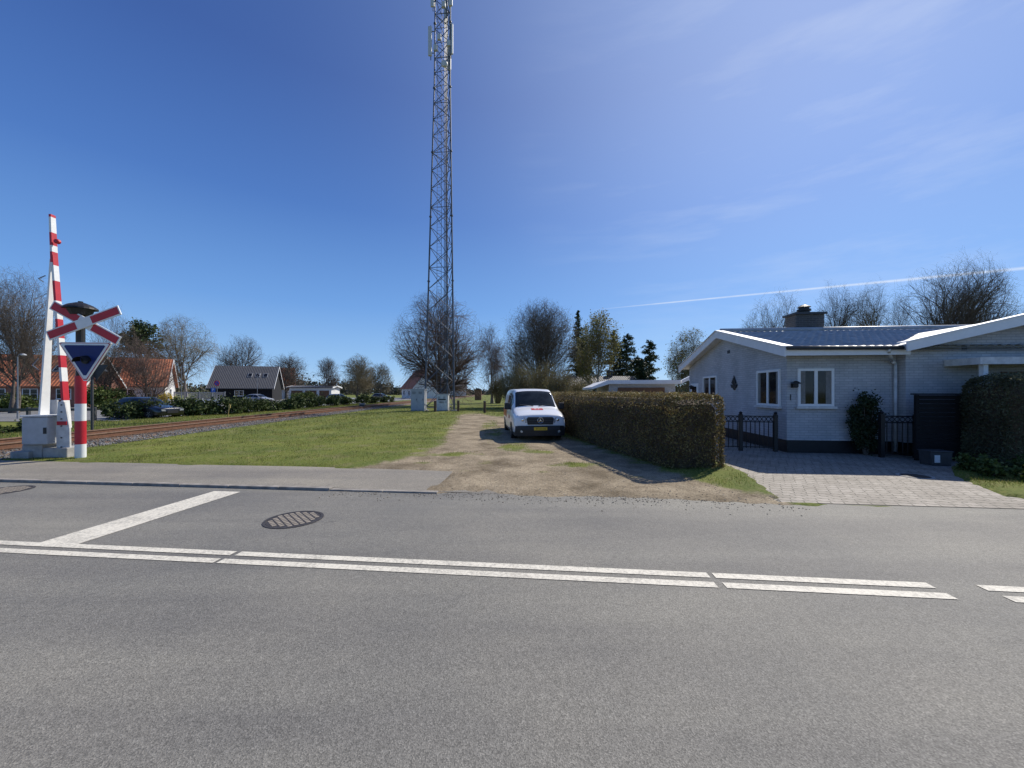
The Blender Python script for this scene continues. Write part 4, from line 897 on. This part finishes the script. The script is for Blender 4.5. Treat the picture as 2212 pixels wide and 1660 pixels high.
# ---------------------------------------------------------------- houses at left & far
def ghouse(name,label,x,y,rz,w,d,he,hr,wm,rm,wins=(),chim=None,doors=(),over=.4,cat='house',bargem='white'):
    t=thing(name,label,cat,(x,y,-.03),rz)
    b=MB(); b.add([(0,0,0),(w,0,0),(w,d,0),(0,d,0),(0,0,he),(w,0,he),(w,d,he),(0,d,he),(0,d/2,hr-.1),(w,d/2,hr-.1)],[(0,1,5,4),(2,3,7,6),(0,4,8,7,3),(1,2,6,9,5),(4,5,9,8),(6,7,8,9),(0,3,2,1)])
    b.build('wall',M[wm],t)
    sl=(hr-he)/(d/2); b=MB()
    for s in (0,1):
        ya=-over if s==0 else d+over; za=he-over*sl
        b.add([(-over,ya,za),(w+over,ya,za),(w+over,d/2,hr),(-over,d/2,hr),(-over,ya,za+.15),(w+over,ya,za+.15),(w+over,d/2,hr+.15),(-over,d/2,hr+.15)],[(0,1,2,3),(4,5,6,7),(0,1,5,4),(1,2,6,5),(0,3,7,4)])
    rf=b.build('roof',M[rm],t)
    b=MB()
    for xx in (-over-.05,w+over+.003):
        for s in (0,1):
            ya=-over if s==0 else d+over; za=he-over*sl
            b.add([(xx,ya,za-.1),(xx,d/2,hr-.1),(xx,d/2,hr+.18),(xx,ya,za+.18),(xx+.047,ya,za-.1),(xx+.047,d/2,hr-.1),(xx+.047,d/2,hr+.18),(xx+.047,ya,za+.18)],[(0,1,2,3),(7,6,5,4),(3,2,6,7),(0,4,5,1),(0,3,7,4)])
    b.build('bargeboard',M[bargem],t)
    if chim:
        cx_,cm=chim; MB().box(cx_-.35,cx_+.35,d/2-.3,d/2+.3,hr-.4,hr+.9).build('chimney',M[cm],rf)
    for wn in wins:
        f,a,z,ww,hh_=wn[:5]
        if f=='f': window(t,Tx((a,0,z)),ww,hh_,2,2)
        elif f=='l': window(t,Tx((0,a,z),-rad(90)),ww,hh_,2,2)
        elif f=='r': window(t,Tx((w,a,z),rad(90)),ww,hh_,2,2)
        elif f=='s':
            an=math.atan(sl); T=Tx((a,z,he+z*sl+.16))@Matrix.Rotation(an,4,'X')
            o=MB().box(-ww/2,ww/2,-hh_/2,hh_/2,0,.07,0,T).build('skylight',M['grey'],t)
            MB().box(-ww/2+.08,ww/2-.08,-hh_/2+.08,hh_/2-.08,.072,.085,0,T).build('pane',M['glass'],o)
    for a,ww,m_ in doors: MB().box(a-ww/2,a+ww/2,-.06,-.003,0,2.1).build('door',M[m_],t)
    return t
ghouse('house','long white house with an orange tiled roof behind the bare street trees',-61.5,50.4,rad(33),12,8,2.9,6.8,'brickwhite','tileor',[('f',2,1,1.3,1.2),('f',5,1,1.3,1.2),('f',8,1,1.6,1.2),('f',10.5,1,1.0,1.2),('s',6.5,2,.9,1.2),('s',9,2,.9,1.2),('r',4,1,1.4,1.3),('r',4,3.9,1.2,1.2)],chim=(4,'redbrick'))
ghouse('house','orange roofed house at the far left behind the barrier',gx(-120,40),42,rad(22),9.0,8,2.7,6.2,'redbrick','tileor',[('f',2,1,1.3,1.2),('f',4.6,1,1.3,1.2),('f',7.4,1,1.3,1.2),('s',6,2,.9,1.1)],chim=(2,'redbrick'))
ghouse('house','dark timber gabled house with grey roof and white bargeboards',gx(452,76),76,rad(20),10.8,9,2.8,7.2,'blacktim','tilegrey',[('s',6.3,2.4,.8,1.2),('s',7.7,2.4,.8,1.2),('s',9.1,2.4,.8,1.2),('l',4.5,3.6,1.6,1.3),('l',3,1,1.4,1.2),('f',5,1,1.6,1.1)])
ghouse('house','small house with orange roof just behind the grey roofed one',gx(530,94),98,rad(26),8,8,3.0,8.2,'brickwhite','tileor',[('f',3,1,1.3,1.2),('l',4,3.8,1.2,1.2)])
ghouse('garage_row','low white garage row with brown doors and a flat dark roof',gx(612,76),78,rad(6),8.2,5,2.7,3.0,'brickwhite','tilegrey',[],doors=((1.5,2.2,'brown'),(4.2,2.2,'brown'),(6.8,1.9,'brown')),cat='garage')
ghouse('house','distant white gabled house with orange roof left of the mast',gx(852,105),112,rad(-55),9.5,8.5,3.1,8.0,'brickwhite','tileor',[('l',4,1,1.3,1.2),('l',4,4,1.3,1.2),('f',2,1,1.2,1.2),('f',6,1,1.2,1.2)],chim=(4.5,'redbrick'))
ghouse('house','far white house with a dark roof behind the mast foot',gx(920,150),155,rad(8),15,9,3.2,7.0,'brickwhite','tilegrey',[('f',3,1,1.4,1.3),('f',8,1,1.4,1.3)])
ghouse('house','low white house seen behind the right hand birches',gx(1245,48),50,rad(5),9,7,2.4,3.9,'brickwhite','tilegrey',[('f',3,1,1.4,1.2)],chim=(6,'chim'))
cars=[('pale grey estate car parked before the grey roofed house',560,62,80,(.35,.36,.37)),('silver car parked at the end of the bushes',735,66,85,(.4,.41,.42)),('dark car parked farthest along the street',825,88,80,(.12,.125,.13))]
for l,px,Y,r_,c in cars: car(l,gx(px,Y),Y,rad(r_),c)
def lamp_post(label,px,Y,h,s=1):
    t=thing('street_lamp',label,'street lamp',(gx(px,Y),Y,-.03)); MB().tube((0,0,0),(0,0,h),.045,.03,8).build('pole',M['galv'],t)
    MB().path([(0,0,h),(.08,0,h+.15),(.25,0,h+.2),(.38,0,h+.19)],.02).build('arm',M['galv'],t); MB().lathe([(.04,.1),(.13,.04),(.15,0),(.08,-.05)],12,0,Tx((.4,0,h+.12))).build('lamp_head',M['grey'],t)
lamp_post('street lamp with curved arm at the far left',38,26,4.2); lamp_post('thin street lamp in front of the birch at left',392,52,5.3); lamp_post('street lamp near the low garage row',556,64,4.6)
def round_sign(name,label,px,Y,h,kind):
    t=thing(name,label,'sign',(gx(px,Y),Y,-.03)); MB().tube((0,0,0),(0,0,h+.2),.035,.035,8).build('pole',M['galv'],t)
    if kind=='P':
        MB().box(-.25,.25,-.06,-.04,h-.3,h+.2).build('sign_plate',M['blue'],t); text('letter','P',.45,M['white'],t,Tx((0,-.065,h-.05))@FR)
    else:
        MB().lathe([(.35,0),(.35,.02)],24,0,Tx((0,-.04,h),0,rad(90))).build('sign_plate',M['red'],t); MB().lathe([(.27,0),(.27,.005)],24,0,Tx((0,-.063,h),0,rad(90))).build('sign_centre',M['blue'],t)
        MB().box(-.28,.28,-.075,-.07,-.035,.035,0,Tx((0,0,h),0,0,rad(45))).build('diagonal_bar',M['red'],t)
round_sign('no_parking_sign','round red and blue no parking sign before the grey house',469,48,2.9,'N'); round_sign('parking_sign','square blue parking sign with a white P',461,44,2.1,'P')
t=thing('picket_fence','low white picket fence along the side street','fence',(gx(345,45),46,-.03),rad(-2)); b=MB()
for z in (.3,.75): b.box(0,6.5,.02,.05,z,z+.07)
for i in range(44): b.box(i*.15,i*.15+.09,-.003,.018,.08,.95)
b.build('pickets',M['white'],t)
for i in range(4): MB().box(i*2.1,i*2.1+.1,.052,.15,0,1.05).build('post',M['white'],t)
t=thing('mesh_fence','grey metal fence panel behind the white pickets','fence',(gx(375,56),56,-.03),rad(-4)); b=MB()
for i in range(50): b.box(i*.16,i*.16+.05,-.01,.01,.1,1.8)
b.box(0,8,.012,.04,1.7,1.76).box(0,8,.012,.04,.2,.26); b.build('panel',M['grey'],t)
for i in range(5): MB().box(i*1.95,i*1.95+.08,.042,.12,0,1.9).build('post',M['galv'],t)
t=thing('guard_rail','dark low wooden rail fence along the street at far left','fence',(-36,23.5,0),rad(3)); b=MB(); b.box(0,10,-.03,.03,.62,.78).build('rail',M['darkgrey'],t)
for i in range(6): MB().box(i*1.95,i*1.95+.14,.032,.17,-.05,.85).build('post',M['darkgrey'],t)
rr=random.Random(4)
for i in range(22):
    px=262+i*27; Y=float(np.interp(px,[250,500,620,800,880],[25,30.5,38,58,75])); h=1.05+.4*rr.random()
    bush('low_pine_bush',f'low dark green pine bush, number {i+1} from the left in the row along the railway','bush',(gx(px+rr.uniform(-6,6),Y),Y+rr.uniform(-.5,.8),-.03),1.6+rr.random()*1.0+Y*.012,h,M['pine'],60+i,22,60,.07+.0009*Y,'low bushes in a row beyond the railway')
bush('low_pine_bush','solitary dark bush at the left edge before the street','bush',(gx(22,16.5),16.5,-.03),2.0,.6,M['pine'],95,24,60,.06)
bush('forsythia_bush','bright yellow flowering bush in front of the white gable','bush',(gx(352,47),47.5,-.03),1.9,1.7,M['yellow'],96,24,60,.09)
for i,(px,Y,w,h,l) in enumerate(((225,40,5,2.2,'broad green garden bush left of the yellow one'),(30,36,4,1.6,'rounded green bush beneath the far left trees'),(440,62,4,1.8,'green bush at the corner of the dark house'),(655,70,5,1.8,'green bush before the garage row'))):
    bush('garden_bush',l,'bush',(gx(px,Y),Y,-.03),w,h,M['shrub'],110+i,40,90,.12)
# ---------------------------------------------------------------- trees
def tr(label,px,top,wpx,Y,seed,**k):
    bare_tree(label,(gx(px,Y),Y,-.03),gz(top,Y),wpx/F*Y,seed,**k)
tr('tall bare tree at the left picture edge',30,592,140,33,1,multi=2,up=.12,trunk_frac=.4,kids=(3,3,2,2))
tr('thin bare tree just behind the raised barrier',92,680,80,38,2,up=.2,kids=(3,2,2,2),trunk_frac=.4)
tr('bare tree showing above the crossbuck',236,668,90,50,3,up=.12,tr=.016,kids=(3,2,2,2))
leafy('dark green spreading pine above the orange roof',(gx(280,66),68,-.03),gz(690,68),7.0,11,'pine',.35,46,110,.22)
tr('low brown bare tree in front of the orange roof',315,738,110,44,4,up=.1,kids=(3,3,2,2),trunk_frac=.25,cm='twigr')
tr('bare street tree before the left part of the orange roof',225,745,80,42,31,up=.1,kids=(3,2,2,2),trunk_frac=.25)
tr('pale birch with hanging twigs behind the white gable',403,688,112,66,5,tm='barkl',droop=.3,cm='twigl',kids=(3,3,3,2),tr=.018)
tr('rounded bare tree behind the dark gabled house',520,730,90,100,6,tr=.026,kids=(3,3,2,2),thick=1.3)
tr('wide bare tree right of the grey roof',618,768,88,100,7,tr=.026,kids=(3,3,2,2),thick=1.3)
tr('small bare tree above the garage row',702,774,56,80,8,tr=.022)
tr('dense round bare tree midway to the mast',772,772,84,70,9,tr=.021,kids=(3,3,3,2),cm='twigl')
tr('small bare tree left of the distant white house',822,786,52,80,10,tr=.022,cm='twigl')
tr('large spreading bare tree directly behind the lattice mast',952,643,190,50,12,tr=.015,kids=(4,3,3,2),up=.05,droop=.06,cm='twigr',trunk_frac=.25,thick=1.2,low=.2)
tr('drooping birch right of the mast',1063,705,80,62,13,tm='barkl',droop=.35,tr=.018,kids=(3,3,3,2),cm='twigr')
tr('tall many stemmed bare tree above the van',1168,658,150,46,14,multi=4,up=.16,tr=.015,kids=(2,3,2,2),trunk_frac=.3)
tr('slender bare tree between the birch and the tall stems',1112,735,70,55,15,tr=.016,cm='twigl')
conifer('narrow tall spruce right of the many stemmed tree',(gx(1249,56),56,-.03),gz(670,56),5.2,21,n=5000)
tr('yellow green budding tree beside the tall spruce',1292,682,85,50,16,tm='barkl',cm='twigl',leaf='budleaf',nleaf=4600,ls=.12,kids=(3,3,3,2))
tr('pale budding tree between the two spruces',1268,705,70,58,27,tm='barkl',cm='twigl',leaf='budleaf',nleaf=2400,ls=.13,kids=(3,3,3,2))
conifer('dark spruce behind the garage roof',(gx(1326,60),60,-.03),gz(714,60),6.4,22,n=6000,pw=.7)
conifer('bushy spruce with a blunt top right of the dark one',(gx(1354,62),62,-.03),gz(722,62),8.0,23,n=7500,pw=.55)
conifer('rightmost pointed spruce over the garage',(gx(1402,54),54,-.03),gz(736,54),6.4,24,n=6000,pw=.65)
conifer('black green columnar yew before the spruces',(gx(1380,42),42,-.03),gz(772,42),3.4,25,m='yew',n=7000,pw=.4,name='yew_tree',ls=.16,irr=.3)
tr('yellowish drooping birch left of the house gable',1492,716,95,46,17,tm='barkl',cm='twigl',droop=.35,leaf='budleaf',nleaf=2400,ls=.09,kids=(3,3,3,2),tr=.015)
tr('rounded bare tree behind the left end of the roof',1674,643,125,40,18,kids=(3,4,2,2),thick=1.2)
tr('bare tree rising just right of the chimney',1797,624,110,42,19,kids=(3,4,2,2),thick=1.2)
tr('budding tree between the chimney and the big tree',1885,622,105,44,20,kids=(3,4,2,2),droop=.1,cm='twigl',thick=1.2)
tr('largest bare tree behind the right wing of the house',2035,572,200,38,26,kids=(4,3,3,2),thick=1.3)
tr('bare tree leaning right of the largest one',2108,618,110,40,28,kids=(3,4,2,2),thick=1.2)
tr('bare tree filling the gap left of the largest one',1955,640,90,46,30,kids=(3,3,2,2))
tr('bare tree at the right picture edge above the roof',2205,666,80,40,29)
for i,(px,top,w,Y,l) in enumerate(((1105,800,50,42,'leftmost leafless thicket bush behind the van'),(1135,785,60,36,'second leafless thicket bush behind the van'),(1172,782,60,33,'largest leafless thicket bush behind the van roof'),(1212,790,56,30,'rightmost leafless thicket bush above the hedge start'),(1075,812,30,60,'small far thicket bush beside the dirt track'),(1248,812,50,36,'leafless thicket bush left of the garage'))):
    wq=w/F*Y*1.2; h=gz(top,Y)
    t=bush('thicket_bush',l,'bush',(gx(px,Y),Y+1,-.03),wq,h,M['brush'],130+i,40,170,.05,'leafless thicket behind the van')
    b=MB(); r_=random.Random(i)
    for k in range(160):
        a=r_.uniform(0,6.28); q=r_.random()**.5*wq*.5; b.tube((math.cos(a)*q*.3,math.sin(a)*q*.3,0),(math.cos(a)*q,math.sin(a)*q,h*r_.uniform(.7,1.08)),.016,.006,3,0,False)
    b.build('twigs',M['twigl'],t,fix=False)
r=np.random.RandomState(77); L_=[]
for i in range(1500):
    a=r.uniform(-1.2,1.2); D=r.uniform(230,320); x=math.sin(a)*D; y=math.cos(a)*D; hgt=6+3*math.sin(a*9)+2*math.sin(a*31)+r.uniform(-1,1.5)
    if -.13<a<-.05: hgt*=.6
    c=np.array([x,y,hgt*.5]); L_.append(c+r.normal(size=(36,3))*np.array([3.4,3.4,hgt*.26]))
C=np.concatenate(L_); C[:,2]=np.abs(C[:,2]); V,Fc=leafquads(C,.9,5); stuff(npmesh('distant_woods',V,Fc,M['farwood']),'band of distant woodland along the horizon','woods')
# ---------------------------------------------------------------- light, world, camera
AZ=rad(43); EL=rad(44)
sd=Vector((math.sin(AZ)*math.cos(EL),math.cos(AZ)*math.cos(EL),math.sin(EL)))
sl=bpy.data.lights.new('sun','SUN'); sl.energy=5.0; sl.angle=rad(.53); sl.color=(1,.94,.84)
so=bpy.data.objects.new('sun',sl); COL.objects.link(so); so.rotation_euler=sd.to_track_quat('Z','Y').to_euler()
w=bpy.data.worlds.new('World'); sc.world=w; w.use_nodes=True; nt=w.node_tree; bg=nt.nodes['Background']
sk=nt.nodes.new('ShaderNodeTexSky'); sk.sky_type='NISHITA'; sk.sun_disc=False; sk.sun_elevation=EL; sk.sun_rotation=AZ; sk.air_density=1.0; sk.dust_density=.1; sk.ozone_density=4; sk.altitude=0
tc=nt.nodes.new('ShaderNodeTexCoord'); dirv=tc.outputs['Generated']
nrm=nt.nodes.new('ShaderNodeVectorMath'); nrm.operation='NORMALIZE'; nt.links.new(dirv,nrm.inputs[0]); dv=nrm.outputs[0]
def dot(v):
    n=nt.nodes.new('ShaderNodeVectorMath'); n.operation='DOT_PRODUCT'; nt.links.new(dv,n.inputs[0]); n.inputs[1].default_value=v; return n.outputs['Value']
def scale(c,k):
    n=nt.nodes.new('ShaderNodeVectorMath'); n.operation='SCALE'; nt.links.new(c,n.inputs[0])
    if hasattr(k,'is_output'): nt.links.new(k,n.inputs['Scale'])
    else: n.inputs['Scale'].default_value=k
    return n.outputs[0]
def addv(a,b_):
    n=nt.nodes.new('ShaderNodeVectorMath'); n.operation='ADD'; nt.links.new(a,n.inputs[0]); nt.links.new(b_,n.inputs[1]); return n.outputs[0]
sx_=nt.nodes.new('ShaderNodeSeparateXYZ'); nt.links.new(dv,sx_.inputs[0])
grad=ramp(nt,sx_.outputs[2],[(0,(.42,.66,.94)),(.06,(.30,.55,.92)),(.2,(.16,.37,.80)),(.4,(.075,.20,.57)),(.6,(.044,.115,.39)),(1,(.03,.08,.28))])
rgb=nt.nodes.new('ShaderNodeRGB'); rgb.outputs[0].default_value=(.33,.39,.50,1)
glow=scale(rgb.outputs[0],mth(nt,'POWER',mth(nt,'MAXIMUM',dot(sd[:]),0.0),6.0))
base_=scale(addv(grad,glow),10.0)
sky_=mixc(nt,.15,base_,sk.outputs[0])
def dirp(px,py): return Vector(((px-1106)/F,1,(HZ-py)/F)).normalized()
p1,p2=dirp(1270,671),dirp(2212,580); nn=p1.cross(p2).normalized()
dd_=mth(nt,'ABSOLUTE',dot(nn[:])); al=dot((p2-p1.dot(p2)*p1).normalized()[:])
con=mth(nt,'SUBTRACT',1,mth(nt,'DIVIDE',dd_,mth(nt,'ADD',.0017,mth(nt,'MULTIPLY',al,.0028))),clamp=True)
con=mth(nt,'MULTIPLY',con,mth(nt,'MULTIPLY',al,5.0,clamp=True)); con=mth(nt,'MULTIPLY',con,mth(nt,'ADD',.45,mth(nt,'MULTIPLY',noise(nt,dv,40,3),.7)))
mp=nt.nodes.new('ShaderNodeMapping'); nt.links.new(dv,mp.inputs[0]); mp.inputs['Rotation'].default_value=(0,rad(30),rad(-20)); mp.inputs['Scale'].default_value=(1.2,3.5,12)
ci=ramp(nt,noise(nt,mp.outputs[0],1.3,8,.6),[(.5,(0,0,0)),(.75,(1,1,1))])
side=mth(nt,'MULTIPLY',mth(nt,'SUBTRACT',dot(Vector((math.sin(AZ),math.cos(AZ),.5)).normalized()[:]),.78),3.0,clamp=True)
f=mth(nt,'ADD',mth(nt,'MULTIPLY',con,.7),mth(nt,'MULTIPLY',mth(nt,'MULTIPLY',ci,side),.3),clamp=True)
col=mixc(nt,f,sky_,(8.2,8.9,10))
nt.links.new(col,bg.inputs['Color']); bg.inputs['Strength'].default_value=.1
cam=bpy.data.cameras.new('camera'); cam.sensor_width=36; cam.lens=36*F/2212; cam.shift_y=17/2212; cam.clip_end=3000; cam.clip_start=.05
co=bpy.data.objects.new('camera',cam); COL.objects.link(co); co.location=(0,0,H); co.rotation_euler=(rad(90),0,0); sc.camera=co
sc.view_settings.view_transform='Standard'; sc.view_settings.look='None'; sc.view_settings.exposure=0
